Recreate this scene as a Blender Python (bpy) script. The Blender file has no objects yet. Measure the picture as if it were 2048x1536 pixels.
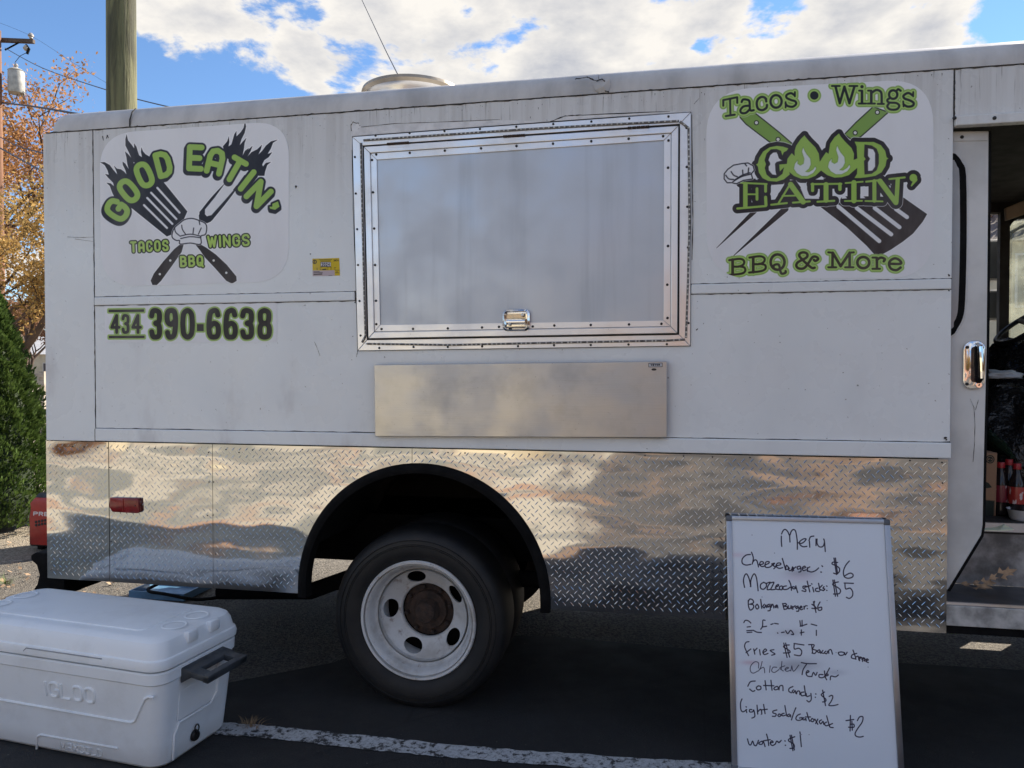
import bpy, bmesh, math, random
import numpy as np
from mathutils import Vector, Matrix
random.seed(7); RNG = np.random.default_rng(11)
SC = bpy.context.scene; COL = SC.collection
R = math.radians
# ---------------------------------------------------------------- camera
CAM = Vector((0, -3.2, 1.55)); YAW = R(11.1); PITCH = R(1.0); FPX = 1500.0
cd = bpy.data.cameras.new('camera'); cam = bpy.data.objects.new('camera', cd); COL.objects.link(cam)
cam.location = CAM; cam.rotation_euler = (R(90) - PITCH, 0, YAW)
cd.sensor_width = 36; cd.lens = FPX / 2048 * 36; cd.clip_start = 0.05; cd.clip_end = 2000
SC.camera = cam
# ---------------------------------------------------------------- sky, sun, exposure
SUN_EL = 33.0; SUN_DIR = Vector((0.65, 0.76, 0)).normalized()
SUN_AZ = math.atan2(SUN_DIR.x, SUN_DIR.y)
SC.view_settings.view_transform = 'Standard'; SC.view_settings.look = 'None'
SC.view_settings.gamma = 1.0; SC.view_settings.use_curve_mapping = False
SC.view_settings.exposure = 1.24
SC.render.engine = 'CYCLES'
SC.cycles.max_bounces = 8; SC.cycles.diffuse_bounces = 4; SC.cycles.glossy_bounces = 4
SC.cycles.transparent_max_bounces = 12; SC.cycles.use_denoising = True
SC.cycles.caustics_reflective = False; SC.cycles.caustics_refractive = False
sd = bpy.data.lights.new('sun', 'SUN'); sd.energy = 5.0; sd.angle = R(0.5); sd.color = (1.0, 0.90, 0.76)
sun = bpy.data.objects.new('sun', sd); COL.objects.link(sun)
sv = Vector((SUN_DIR.x * math.cos(R(SUN_EL)), SUN_DIR.y * math.cos(R(SUN_EL)), math.sin(R(SUN_EL))))
sun.rotation_euler = sv.to_track_quat('Z', 'Y').to_euler()

FW = Vector((-math.sin(YAW) * math.cos(PITCH), math.cos(YAW) * math.cos(PITCH), -math.sin(PITCH)))
RT = Vector((math.cos(YAW), math.sin(YAW), 0)); UP = RT.cross(FW)
def ray(px, py): return FW + RT * ((px - 1024) / FPX) - UP * ((py - 768) / FPX)
def at_pl(px, py, p0, n):
    d = ray(px, py); return CAM + d * ((p0 - CAM).dot(n) / d.dot(n))
def at_y(px, py, y=0.0): return at_pl(px, py, Vector((0, y, 0)), Vector((0, 1, 0)))
def at_z(px, py, z=0.0): return at_pl(px, py, Vector((0, 0, z)), Vector((0, 0, 1)))
def at_x(px, py, x): return at_pl(px, py, Vector((x, 0, 0)), Vector((1, 0, 0)))
def at_t(px, py, t): return CAM + ray(px, py) * t

def NT(m):
    m.use_nodes = True; nt = m.node_tree
    return nt, nt.nodes, nt.links
world = bpy.data.worlds.new('World'); SC.world = world; world.use_nodes = True
def build_world():
    nt = world.node_tree; N = nt.nodes; L = nt.links; N.clear()
    out = N.new('ShaderNodeOutputWorld'); bg = N.new('ShaderNodeBackground'); bg.inputs[1].default_value = 0.084
    L.new(bg.outputs[0], out.inputs[0])
    sky = N.new('ShaderNodeTexSky'); sky.sky_type = 'NISHITA'; sky.sun_disc = False
    sky.sun_elevation = R(SUN_EL); sky.sun_rotation = SUN_AZ; sky.air_density = 1.0; sky.dust_density = 0.0; sky.ozone_density = 6.0
    tc = N.new('ShaderNodeTexCoord')
    nrm = N.new('ShaderNodeVectorMath'); nrm.operation = 'NORMALIZE'; L.new(tc.outputs['Generated'], nrm.inputs[0])
    sep = N.new('ShaderNodeSeparateXYZ'); L.new(nrm.outputs[0], sep.inputs[0])
    def math_(op, a, b=None, c=None, clamp=False):
        n = N.new('ShaderNodeMath'); n.operation = op; n.use_clamp = clamp
        for i, v in enumerate((a, b, c)):
            if v is None: continue
            if isinstance(v, (int, float)): n.inputs[i].default_value = v
            else: L.new(v, n.inputs[i])
        return n.outputs[0]
    zz = math_('ADD', math_('MAXIMUM', sep.outputs[2], 0.0), 0.22)
    comb = N.new('ShaderNodeCombineXYZ')
    L.new(math_('DIVIDE', sep.outputs[0], zz), comb.inputs[0]); L.new(math_('DIVIDE', sep.outputs[1], zz), comb.inputs[1])
    def noise(sc, det, off, rough=0.55, dist=0.0):
        n = N.new('ShaderNodeTexNoise'); n.inputs['Scale'].default_value = sc; n.inputs['Detail'].default_value = det
        n.inputs['Roughness'].default_value = rough; n.inputs['Distortion'].default_value = dist
        mp = N.new('ShaderNodeMapping'); mp.inputs['Location'].default_value = off
        L.new(comb.outputs[0], mp.inputs[0]); L.new(mp.outputs[0], n.inputs['Vector']); return n.outputs['Fac']
    n1 = noise(3.3, 9, (3.1, 1.7, 0), 0.60, 0.15)
    n2 = noise(1.5, 3, (7.3, 2.2, 0))
    f = math_('ADD', math_('MULTIPLY', n1, 1.5), math_('ADD', math_('MULTIPLY', n2, 0.25), -0.35))
    # broad cloud banks and blue gaps in the sky over the truck
    for (px, py, wd, w) in ((40, 90, 0.15, -0.42), (490, 165, 0.06, -0.22), (180, 30, .05, -.15), (620, 20, 0.03, -0.06), (1570, -20, 0.04, -0.25), (1800, -40, .055, -.35), (2080, 20, 0.06, -0.45), (1400, 95, .012, -.14), (940, 15, .02, -.14), (640, 75, .02, -.10),
                            (330, 60, 0.12, 0.17), (620, 110, 0.06, 0.05), (1000, 60, 0.18, 0.16), (1350, 90, 0.2, 0.16), (1780, 60, 0.17, 0.17), (760, 60, .1, .08), (30, 640, .2, .05),
                            (690, 150, .03, -0.12), (640, 140, .03, .05), (1160, 20, .03, .05)):
        d = ray(px, py).normalized()
        v = N.new('ShaderNodeVectorMath'); v.operation = 'DISTANCE'; L.new(nrm.outputs[0], v.inputs[0]); v.inputs[1].default_value = d
        g = math_('MULTIPLY', math_('DIVIDE', v.outputs['Value'], wd), math_('DIVIDE', v.outputs['Value'], wd))
        e = math_('POWER', 2.718, math_('MULTIPLY', g, -1.0))
        f = math_('ADD', f, math_('MULTIPLY', e, w))
    mr = N.new('ShaderNodeMapRange'); mr.interpolation_type = 'SMOOTHSTEP'; mr.inputs[1].default_value = 0.525; mr.inputs[2].default_value = 0.635
    L.new(f, mr.inputs[0])
    mk = math_('MULTIPLY', mr.outputs[0], math_('MULTIPLY', math_('ADD', sep.outputs[2], 0.02), 14.0, clamp=True))
    # thick parts of a cloud go grey, thin parts stay bright
    sh = N.new('ShaderNodeMapRange'); sh.inputs[1].default_value = 0.62; sh.inputs[2].default_value = 0.95; L.new(f, sh.inputs[0])
    n3 = noise(5.2, 5, (1.3, 8.7, 0)); s3 = math_('MULTIPLY', math_('SUBTRACT', n3, 0.46), 2.2)
    cm = N.new('ShaderNodeMixRGB'); cm.inputs[1].default_value = (5.0, 4.8, 4.5, 1); cm.inputs[2].default_value = (2.75, 2.85, 3.15, 1)
    L.new(math_('ADD', math_('MULTIPLY', sh.outputs[0], 0.8), s3, clamp=True), cm.inputs[0])
    # the blue is seen through a little summer haze near the horizon
    mx = N.new('ShaderNodeMixRGB'); L.new(mk, mx.inputs[0]); L.new(sky.outputs[0], mx.inputs[1]); L.new(cm.outputs[0], mx.inputs[2])
    L.new(mx.outputs[0], bg.inputs[0])
build_world()

# ---------------------------------------------------------------- object helpers
WM = {}
def tag(o, label=None, cat=None, group=None, kind=None):
    if label: o['label'] = label
    if cat: o['category'] = cat
    if group: o['group'] = group
    if kind: o['kind'] = kind
    return o
def place(o, parent=None, mw=None):
    mw = mw or Matrix.Identity(4)
    COL.objects.link(o); WM[o.name] = mw
    if parent:
        o.parent = parent; o.matrix_parent_inverse = WM[parent.name].inverted()
    o.matrix_basis = mw
    return o
def empty(name, loc, rz=0.0):
    o = bpy.data.objects.new(name, None); o.empty_display_size = 0.1
    return place(o, None, Matrix.Translation(loc) @ Matrix.Rotation(rz, 4, 'Z'))
def me_from(verts, faces, mat=None, smooth=False, sharp=None):
    me = bpy.data.meshes.new('m'); me.from_pydata([tuple(v) for v in verts], [], faces)
    if mat: me.materials.append(mat)
    if smooth:
        me.polygons.foreach_set('use_smooth', [True] * len(me.polygons))
        if sharp: me.set_sharp_from_angle(angle=R(sharp))
    me.update(); return me
class MB:
    def __init__(s): s.v = []; s.f = []
    def add(s, v, f):
        n = len(s.v); s.v += [tuple(p) for p in v]; s.f += [tuple(i + n for i in q) for q in f]; return s
    def box(s, x0, x1, y0, y1, z0, z1, M=None):
        v = [Vector((x, y, z)) for z in (z0, z1) for y in (y0, y1) for x in (x0, x1)]
        if M: v = [M @ p for p in v]
        return s.add(v, [(0, 2, 3, 1), (4, 5, 7, 6), (0, 1, 5, 4), (2, 6, 7, 3), (0, 4, 6, 2), (1, 3, 7, 5)])
    def tube(s, pts, r, n=8, cap=True):
        pts = [Vector(p) for p in pts]; m = len(pts); rs = r if isinstance(r, (list, tuple)) else [r] * m
        rings = []; prev = None
        for i, p in enumerate(pts):
            d = (pts[min(i + 1, m - 1)] - pts[max(i - 1, 0)]).normalized()
            if prev is None:
                a = Vector((0, 0, 1)) if abs(d.z) < 0.9 else Vector((1, 0, 0)); u = d.cross(a).normalized()
            else:
                u = (prev - d * prev.dot(d)).normalized()
            prev = u; w = d.cross(u)
            rings.append([p + (u * math.cos(2 * math.pi * k / n) + w * math.sin(2 * math.pi * k / n)) * rs[i] for k in range(n)])
        v = [q for rg in rings for q in rg]; f = []
        for i in range(m - 1):
            for k in range(n):
                a = i * n + k; b = i * n + (k + 1) % n; f.append((a, b, b + n, a + n))
        if cap: f.append(tuple(range(n))[::-1]); f.append(tuple((m - 1) * n + k for k in range(n)))
        return s.add(v, f)
    def lathe(s, prof, n=48, axis='z', c=(0, 0, 0), M=None, a0=0, a1=2 * math.pi):
        full = abs(a1 - a0 - 2 * math.pi) < 1e-6; m = len(prof); v = []; f = []; cnt = n if full else n + 1
        for k in range(cnt):
            a = a0 + (a1 - a0) * k / n; ca, sa = math.cos(a), math.sin(a)
            for (r, h) in prof:
                p = Vector((r * ca, r * sa, h)) if axis == 'z' else (Vector((r * ca, h, r * sa)) if axis == 'y' else Vector((h, r * ca, r * sa)))
                p = p + Vector(c); v.append(M @ p if M else p)
        for k in range(n):
            k2 = (k + 1) % cnt
            for i in range(m - 1):
                q = (k * m + i, k2 * m + i, k2 * m + i + 1, k * m + i + 1)
                f.append(q if axis != 'y' else q[::-1])
        return s.add(v, f)
    def prism(s, pts, d):
        """polygon (list of Vector) pushed along vector d"""
        n = len(pts); pts = [Vector(p) for p in pts]
        v = pts + [p + d for p in pts]
        f = [tuple(range(n)), tuple(range(2 * n - 1, n - 1, -1))] + [(i, i + n, (i + 1) % n + n, (i + 1) % n) for i in range(n)]
        return s.add(v, f)
    def sphere(s, c, r, n=12, sc=(1, 1, 1)):
        prof = [(max(1e-4, r * math.sin(math.pi * i / (n // 2))), -r * math.cos(math.pi * i / (n // 2))) for i in range(n // 2 + 1)]
        M = Matrix.Translation(c) @ Matrix.Diagonal((*sc, 1)); return s.lathe(prof, n, 'z', (0, 0, 0), M)
    def mesh(s, mat=None, smooth=False, sharp=None, fix=True):
        me = me_from(s.v, s.f, mat, smooth, None)
        if fix:
            bm = bmesh.new(); bm.from_mesh(me); bmesh.ops.recalc_face_normals(bm, faces=bm.faces); bm.to_mesh(me); bm.free()
        if smooth and sharp: me.set_sharp_from_angle(angle=R(sharp))
        return me
    def build(s, name, mat, parent=None, smooth=False, sharp=35, bevel=0, mw=None, fix=True, seg=2):
        me = s.mesh(mat, smooth, sharp, fix); me.name = name
        if bevel:
            bm = bmesh.new(); bm.from_mesh(me); bmesh.ops.remove_doubles(bm, verts=bm.verts, dist=1e-5)
            ed = [e for e in bm.edges if len(e.link_faces) == 2 and e.calc_face_angle(0) > 0.5]
            bmesh.ops.bevel(bm, geom=ed, offset=bevel, segments=seg, affect='EDGES', profile=0.5, clamp_overlap=True)
            bm.to_mesh(me); bm.free()
            if smooth: me.polygons.foreach_set('use_smooth', [True] * len(me.polygons)); me.set_sharp_from_angle(angle=R(sharp))
        return place(bpy.data.objects.new(name, me), parent, mw)
def inst(name, me, parent, mw): return place(bpy.data.objects.new(name, me), parent, mw)
def cr(pts, k=5, closed=False):
    """Catmull-Rom through 2D/3D points"""
    P = [np.array(p, float) for p in pts]; n = len(P)
    if n < 3: return P
    out = []
    for i in range(n if closed else n - 1):
        if closed: p0, p1, p2, p3 = P[(i - 1) % n], P[i], P[(i + 1) % n], P[(i + 2) % n]
        else: p0, p1, p2, p3 = P[max(i - 1, 0)], P[i], P[i + 1], P[min(i + 2, n - 1)]
        for j in range(k):
            t = j / k
            out.append(0.5 * (2 * p1 + (p2 - p0) * t + (2 * p0 - 5 * p1 + 4 * p2 - p3) * t * t + (-p0 + 3 * p1 - 3 * p2 + p3) * t ** 3))
    if not closed: out.append(P[-1])
    return out

# ---------------------------------------------------------------- materials
class G_:
    """small node-graph helper"""
    def __init__(s, name):
        s.m = bpy.data.materials.new(name); s.nt, s.N, s.L = NT(s.m)
        s.b = s.N['Principled BSDF']; s.tc = s.N.new('ShaderNodeTexCoord')
    def put(s, sock, v):
        if isinstance(v, (int, float)): sock.default_value = v
        elif isinstance(v, (tuple, list)): sock.default_value = (*v, 1) if len(v) == 3 and sock.type == 'RGBA' else v
        else: s.L.new(v, sock)
    def set(s, **k):
        nm = dict(col='Base Color', rough='Roughness', metal='Metallic', normal='Normal', spec='Specular IOR Level', coat='Coat Weight', coatr='Coat Roughness', trans='Transmission Weight', alpha='Alpha', sss='Subsurface Weight', ior='IOR', ani='Anisotropic')
        for a, v in k.items(): s.put(s.b.inputs[nm[a]], v)
        return s.m
    def noise(s, sc, det=4, rough=0.55, scale=(1, 1, 1), loc=(0, 0, 0), dist=0, src='Object'):
        mp = s.N.new('ShaderNodeMapping'); mp.inputs['Scale'].default_value = scale; mp.inputs['Location'].default_value = loc
        s.L.new(s.tc.outputs[src], mp.inputs[0])
        n = s.N.new('ShaderNodeTexNoise'); n.inputs['Scale'].default_value = sc; n.inputs['Detail'].default_value = det
        n.inputs['Roughness'].default_value = rough; n.inputs['Distortion'].default_value = dist
        s.L.new(mp.outputs[0], n.inputs['Vector']); return n.outputs['Fac']
    def vor(s, sc, feat='F1', scale=(1, 1, 1), out='Distance'):
        mp = s.N.new('ShaderNodeMapping'); mp.inputs['Scale'].default_value = scale; s.L.new(s.tc.outputs['Object'], mp.inputs[0])
        n = s.N.new('ShaderNodeTexVoronoi'); n.feature = feat; n.inputs['Scale'].default_value = sc
        s.L.new(mp.outputs[0], n.inputs['Vector']); return n.outputs[out]
    def ramp(s, v, a, b, c=0.0, d=1.0, smooth=True):
        n = s.N.new('ShaderNodeMapRange'); n.inputs[1].default_value = a; n.inputs[2].default_value = b; n.inputs[3].default_value = c; n.inputs[4].default_value = d
        if smooth: n.interpolation_type = 'SMOOTHSTEP'
        s.L.new(v, n.inputs[0]); return n.outputs[0]
    def mix(s, f, a, b, mode='MIX'):
        n = s.N.new('ShaderNodeMixRGB'); n.blend_type = mode; s.put(n.inputs[0], f); s.put(n.inputs[1], a); s.put(n.inputs[2], b); return n.outputs[0]
    def mth(s, op, a, b=0.0, clamp=False):
        n = s.N.new('ShaderNodeMath'); n.operation = op; n.use_clamp = clamp; s.put(n.inputs[0], a); s.put(n.inputs[1], b); return n.outputs[0]
    def xyz(s):
        n = s.N.new('ShaderNodeSeparateXYZ'); s.L.new(s.tc.outputs['Object'], n.inputs[0]); return n.outputs
    def bump(s, h, st=0.3, dist=0.01, nrm=None):
        n = s.N.new('ShaderNodeBump'); n.inputs['Strength'].default_value = st; n.inputs['Distance'].default_value = dist
        s.L.new(h, n.inputs['Height'])
        if nrm: s.L.new(nrm, n.inputs['Normal'])
        return n.outputs[0]
def pmat(name, col, rough=0.5, metal=0.0, var=0.15, vs=6.0, bump=0.0, bs=60.0, bd=0.003, stretch=(1, 1, 1), col2=None, spec=0.5, rvar=0.1):
    g = G_(name); n = g.noise(vs, 5, 0.6, stretch)
    c2 = col2 or tuple(c * (1 - 2.2 * var) for c in col)
    f = g.ramp(n, 0.35, 0.7)
    g.set(col=g.mix(f, col, c2), rough=g.ramp(g.noise(vs * 3, 4, 0.6, stretch), 0.3, 0.7, max(0.02, rough - rvar), min(1, rough + rvar)), metal=metal, spec=spec)
    if bump: g.set(normal=g.bump(g.noise(bs, 4, 0.6, stretch), bump, bd))
    return g.m

def paint_mat():
    g = G_('white_truck_paint'); x, y, z = g.xyz()
    base = g.mix(g.ramp(g.noise(1.3, 4), 0.3, 0.75), (0.77, 0.80, 0.81), (0.70, 0.725, 0.735))
    # road film and rain streaks running down from the roof seam
    st = g.noise(26, 4, 0.6, (1, 1, 0.035)); st2 = g.noise(90, 3, 0.6, (1, 1, 0.05))
    top = g.ramp(z, 2.05, 2.74); up = g.mth('MULTIPLY', g.ramp(st, 0.42, 0.66), g.mth('POWER', top, 1.4))
    c = g.mix(g.mth('MULTIPLY', top, 0.55), base, (0.50, 0.475, 0.45))
    c = g.mix(g.mth('MULTIPLY', up, 0.28), c, (0.33, 0.30, 0.27))
    up2 = g.mth('MULTIPLY', g.ramp(st2, 0.60, 0.72), g.ramp(z, 2.45, 2.70))
    c = g.mix(g.mth('MULTIPLY', up2, 0.55), c, (0.16, 0.14, 0.12))
    # smudges above the bottom rail and dark scuffs
    sm = g.mth('MULTIPLY', g.mth('MULTIPLY', g.ramp(g.noise(3.1, 4, 0.6, (1.6, 1, 0.7), (4, 0, 2)), 0.52, 0.72), g.ramp(z, 2.0, 1.5)), g.ramp(x, .2, -1.6, .25, 1.0))
    c = g.mix(g.mth('MULTIPLY', sm, 0.42), c, (0.42, 0.40, 0.41))
    sp = g.ramp(g.noise(70, 2, 0.5), 0.735, 0.77); c = g.mix(g.mth('MULTIPLY', sp, 0.7), c, (0.10, 0.085, 0.07))
    sc = g.ramp(g.noise(8, 6, 0.7, (1, 1, 9), (2, 0, 5), 1.0), 0.71, 0.74); c = g.mix(g.mth('MULTIPLY', sc, 0.5), c, (0.25, 0.23, 0.22))
    bp = g.bump(g.noise(2.2, 2, 0.4), 0.35, 0.02)
    return g.set(col=c, rough=g.ramp(g.noise(5, 4), 0.3, 0.7, 0.22, 0.36), normal=bp, spec=0.5)
def steel_mat(name, col=(0.72, 0.71, 0.69), rough=0.22, wav=0.5, ws=1.6, fine=0.0, stain=0.3, wd=0.03, st=(1, 1, 1), metal=1.0, speck=True, ripple=False, streak=0):
    g = G_(name)
    n = g.ramp(g.noise(7, 5, 0.6), 0.45, 0.75); c = g.mix(g.mth('MULTIPLY', n, stain), col, tuple(k * 0.6 for k in col))
    if speck: c = g.mix(g.mth('MULTIPLY', g.ramp(g.noise(85, 2), 0.72, 0.76), stain), c, (0.12, 0.10, 0.09))
    nr = g.bump(g.noise(ws, 2, 0.4, st), wav, wd)
    if ripple: nr = g.bump(g.noise(6, 2, 0.5, (.7, 1, 1.5)), 0.22, 0.006, nr)
    if streak: c = g.mix(g.mth('MULTIPLY', g.ramp(g.noise(9, 4, .6, (1, 1, .05)), .5, .72), streak), c, tuple(k * .62 for k in col))
    if fine: nr = g.bump(g.noise(240, 2, 0.5, (0.04, 1, 1)), fine, 0.001, nr)
    return g.set(col=c, metal=metal, rough=g.ramp(g.noise(4, 4), 0.3, 0.7, rough * 0.75, rough * 1.35), normal=nr)
M = {}
M['paint'] = paint_mat()
M['roof'] = pmat('roof_cap_paint', (0.56, 0.55, 0.54), 0.42, 0, 0.16, 4, 0.25, 3, 0.02, (1, 1, 0.4))
M['dark'] = pmat('dark_underbody', (0.010, 0.010, 0.010), 0.9, 0, 0.2, 5, spec=.1)
M['seam'] = pmat('seam_sealant', (0.045, 0.04, 0.036), 0.8, 0, 0.2, 20)
M['tread'] = steel_mat('diamond_plate', (0.57, 0.555, 0.54), 0.07, 0.85, 1.3, 0, 0.05, 0.035, (1, 1, 2.2), 1.0, False, True)
M['steel'] = steel_mat('stainless_shelf', (0.47, 0.468, 0.466), 0.38, 0.16, 2.4, 0.45, 0.35, 0.02, (1, 1, 2.2))
M['alu'] = steel_mat('aluminium_trim', (0.78, 0.775, 0.77), 0.38, 0.25, 3, 0, 0.3, 0.01)
M['hatch'] = steel_mat('hatch_sheet', (0.50, 0.53, 0.57), 0.42, 0.16, 1.3, 0, 0.0, 0.03, (1, 1, 0.8), 0.75, False, False, .35)
M['chrome'] = steel_mat('chrome', (0.85, 0.85, 0.85), 0.07, 0.1, 8, 0, 0.1, 0.004)
M['rubber'] = pmat('black_rubber', (0.006, 0.006, 0.0065), 0.85, 0, 0.2, 9, 0.2, 60, spec=.15)
M['screw'] = pmat('screw_head', (0.05, 0.05, 0.05), 0.4, 0.6, 0.2, 9)
M['black'] = pmat('black_plastic', (0.02, 0.02, 0.022), 0.45, 0, 0.2, 9)
def tyre_mat():
    g = G_('tyre_rubber'); n = g.ramp(g.noise(9, 5, 0.6), 0.35, 0.75)
    return g.set(col=g.mix(n, (0.007, 0.0075, 0.009), (0.018, 0.017, 0.016)), rough=0.62, spec=.45, normal=g.bump(g.noise(120, 3), 0.2, 0.002))
M['tyre'] = tyre_mat()
def rim_mat():
    g = G_('rim_paint'); n = g.ramp(g.noise(6, 6, 0.65), 0.45, 0.72); r = g.ramp(g.noise(19, 6, 0.7, loc=(3, 3, 3)), 0.56, 0.72)
    c = g.mix(n, (0.62, 0.62, 0.61), (0.42, 0.40, 0.37)); c = g.mix(g.mth('MULTIPLY', r, 0.75), c, (0.16, 0.085, 0.05))
    return g.set(col=c, rough=0.55, normal=g.bump(r, -0.2, 0.002))
M['rim'] = rim_mat()
M['rust'] = pmat('rusty_hub', (0.06, 0.035, 0.024), 0.85, 0, 0.3, 30, 0.5, 90, 0.004, col2=(0.025, 0.018, 0.015))
M['lens'] = pmat('red_lens', (0.26, 0.010, 0.012), 0.2, 0, 0.25, 12)
M['glass'] = pmat('grey_glass', (0.10, 0.11, 0.12), 0.08, 0, 0.1, 3)
def clear_glass():
    g = G_('clear_glass'); t = g.N.new('ShaderNodeBsdfTransparent'); t.inputs[0].default_value = (0.86, 0.9, 0.88, 1)
    gl = g.N.new('ShaderNodeBsdfGlossy'); gl.inputs['Roughness'].default_value = 0.03
    fr = g.N.new('ShaderNodeFresnel'); mx = g.N.new('ShaderNodeMixShader')
    d = g.N.new('ShaderNodeBsdfTranslucent'); d.inputs[0].default_value = (.75, .75, .62, 1); m2 = g.N.new('ShaderNodeMixShader')
    g.L.new(g.ramp(g.noise(9, 5), 0.35, 0.75, 0.12, 0.40), m2.inputs[0]); g.L.new(t.outputs[0], m2.inputs[1]); g.L.new(d.outputs[0], m2.inputs[2])
    g.L.new(fr.outputs[0], mx.inputs[0]); g.L.new(m2.outputs[0], mx.inputs[1]); g.L.new(gl.outputs[0], mx.inputs[2])
    g.L.new(mx.outputs[0], g.N['Material Output'].inputs[0]); return g.m
M['clear'] = clear_glass()
# ---------------------------------------------------------------- print: shapes drawn as distance fields into a flat print
DK = (0.085, 0.08, 0.12); GR = (0.60, 0.745, 0.33); WH = (0.885, 0.89, 0.90); BRN = (0.17, 0.125, 0.125); OL = (0.50, 0.64, 0.30)
class Print:
    def __init__(s, O, U, V, W, H, k, bg):
        """O corner, U and V unit vectors in the plane, W x H metres, k texels per metre"""
        s.O, s.U, s.V, s.n = O, U, V, U.cross(V); s.w, s.h = int(W * k), int(H * k); s.k = k
        u = (np.arange(s.w) + 0.5) / k; v = (np.arange(s.h) + 0.5) / k
        uu, vv = np.meshgrid(u, v); P = np.stack([uu * U[i] + vv * V[i] + O[i] - CAM[i] for i in range(3)], -1)
        d = P @ np.array(FW); s.X = 1024 + FPX * (P @ np.array(RT)) / d; s.Y = 768 - FPX * (P @ np.array(UP)) / d
        s.X = s.X.astype(np.float32); s.Y = s.Y.astype(np.float32)
        s.ppt = abs(float(s.X[s.h // 2, -1] - s.X[s.h // 2, 0])) / s.w
        s.img = np.ones((s.h, s.w, 4), np.float32); s.img[..., :3] = bg; s.z = (0, 0, 1.0); s.new()
    def new(s): s.d = np.full((s.h, s.w), 99.0, np.float32); return s
    def zoom(s, x0, y0, sc): s.z = (x0, y0, sc); return s
    def T(s, p): return [(s.z[0] + q[0] / s.z[2], s.z[1] + q[1] / s.z[2]) for q in p]
    def sl(s, P, m=14):
        xs = [p[0] for p in P]; ys = [p[1] for p in P]; c = []
        for px in (min(xs) - m, max(xs) + m):
            for py in (min(ys) - m, max(ys) + m):
                w = at_pl(px, py, s.O, s.n) - s.O; c.append((w.dot(s.U) * s.k, w.dot(s.V) * s.k))
        a0 = max(0, int(min(q[0] for q in c))); a1 = min(s.w, int(max(q[0] for q in c)) + 1)
        b0 = max(0, int(min(q[1] for q in c))); b1 = min(s.h, int(max(q[1] for q in c)) + 1)
        return (slice(b0, b1), slice(a0, a1)) if a1 > a0 and b1 > b0 else None
    def seg(s, P, r):
        i = s.sl(P)
        if not i: return
        X, Y = s.X[i], s.Y[i]; D = s.d[i]; n = len(P); rr = r if isinstance(r, (tuple, list)) else (r, r)
        if n == 1: np.minimum(D, np.hypot(X - P[0][0], Y - P[0][1]) - rr[0], out=D); return
        for a in range(n - 1):
            (x0, y0), (x1, y1) = P[a], P[a + 1]; dx, dy = x1 - x0, y1 - y0; L = dx * dx + dy * dy + 1e-9
            t = np.clip(((X - x0) * dx + (Y - y0) * dy) / L, 0, 1)
            ra = rr[0] + (rr[1] - rr[0]) * (a + t) / (n - 1)
            np.minimum(D, np.hypot(X - x0 - t * dx, Y - y0 - t * dy) - ra, out=D)
    def st(s, txt, r, smooth=True, closed=False):
        """strokes: 'x,y x,y|x,y ...' in zoom coordinates; r in zoom units"""
        for part in txt.split('|'):
            P = s.T([tuple(map(float, q.split(','))) for q in part.split()])
            if smooth and len(P) > 2: P = [tuple(q) for q in cr(P, 4, closed)]
            if closed: P.append(P[0])
            s.seg(P, tuple(q / s.z[2] for q in r) if isinstance(r, tuple) else r / s.z[2])
        return s
    def el(s, cx, cy, rx, ry, r):
        P = s.T([(cx + rx * math.cos(a * math.pi / 10), cy + ry * math.sin(a * math.pi / 10)) for a in range(21)]); s.seg(P, r / s.z[2]); return s
    def poly(s, txt, smooth=False):
        P = s.T([tuple(map(float, q.split(','))) for q in txt.split()])
        if smooth: P = [tuple(q) for q in cr(P, 4, True)]
        i = s.sl(P)
        if not i: return s
        X, Y = s.X[i], s.Y[i]; ins = np.zeros(X.shape, bool); dm = np.full(X.shape, 1e9, np.float32); n = len(P)
        for a in range(n):
            (x0, y0), (x1, y1) = P[a], P[(a + 1) % n]; dx, dy = x1 - x0, y1 - y0
            if y0 != y1: ins ^= ((y0 > Y) != (y1 > Y)) & (X < dx * (Y - y0) / dy + x0)
            t = np.clip(((X - x0) * dx + (Y - y0) * dy) / (dx * dx + dy * dy + 1e-9), 0, 1)
            np.minimum(dm, np.hypot(X - x0 - t * dx, Y - y0 - t * dy), out=dm)
        D = s.d[i]; np.minimum(D, np.where(ins, -dm, dm), out=D); return s
    def paint(s, c, g=0.0, a=1.0, keep=True):
        m = np.clip(0.5 - (s.d - g) / max(s.ppt, 0.3), 0, 1)[..., None] * a
        s.img[..., :3] = s.img[..., :3] * (1 - m) + np.array(c, np.float32) * m
        if not keep: s.new()
        return s
    def glyph(s, ch, cx, cy, w, h, down, r):
        """block letter centred at photo px (cx,cy), down = unit vector of its stem"""
        dx, dy = down; rx, ry = dy, -dx
        for part in GLY[ch].split('|'):
            cl = part[0] == '*'; pts = [tuple(map(float, q.split(','))) for q in part.strip('*~').split()]
            P = [((a - 0.5) * (w - 2 * r), (b - 0.5) * (h - 2 * r)) for a, b in pts]
            P = [(cx + rx * a + dx * b, cy + ry * a + dy * b) for a, b in P]
            if cl or part[0] == '~': P = [tuple(q) for q in cr(P, 4, cl)]
            if cl: P.append(P[0])
            s.seg(P, r)
        return s
    def text(s, t, x0, y0, x1, y1, h, r, narrow='I', wf=0.84):
        """block text between left and right photo points along its centre line"""
        ws = [0.42 if c in narrow else (0.3 if c == ' ' else (1.25 if c in 'WM' else 1.0)) for c in t]; tot = sum(ws); L = math.hypot(x1 - x0, y1 - y0)
        dx, dy = (x1 - x0) / L, (y1 - y0) / L; p = 0
        for c, w in zip(t, ws):
            m = (p + w / 2) / tot * L; p += w
            if c != ' ': s.glyph(c, x0 + dx * m, y0 + dy * m, max(w / tot * L * wf, 2 * r + .2), h, (-dy, dx), r)
        return s
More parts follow.
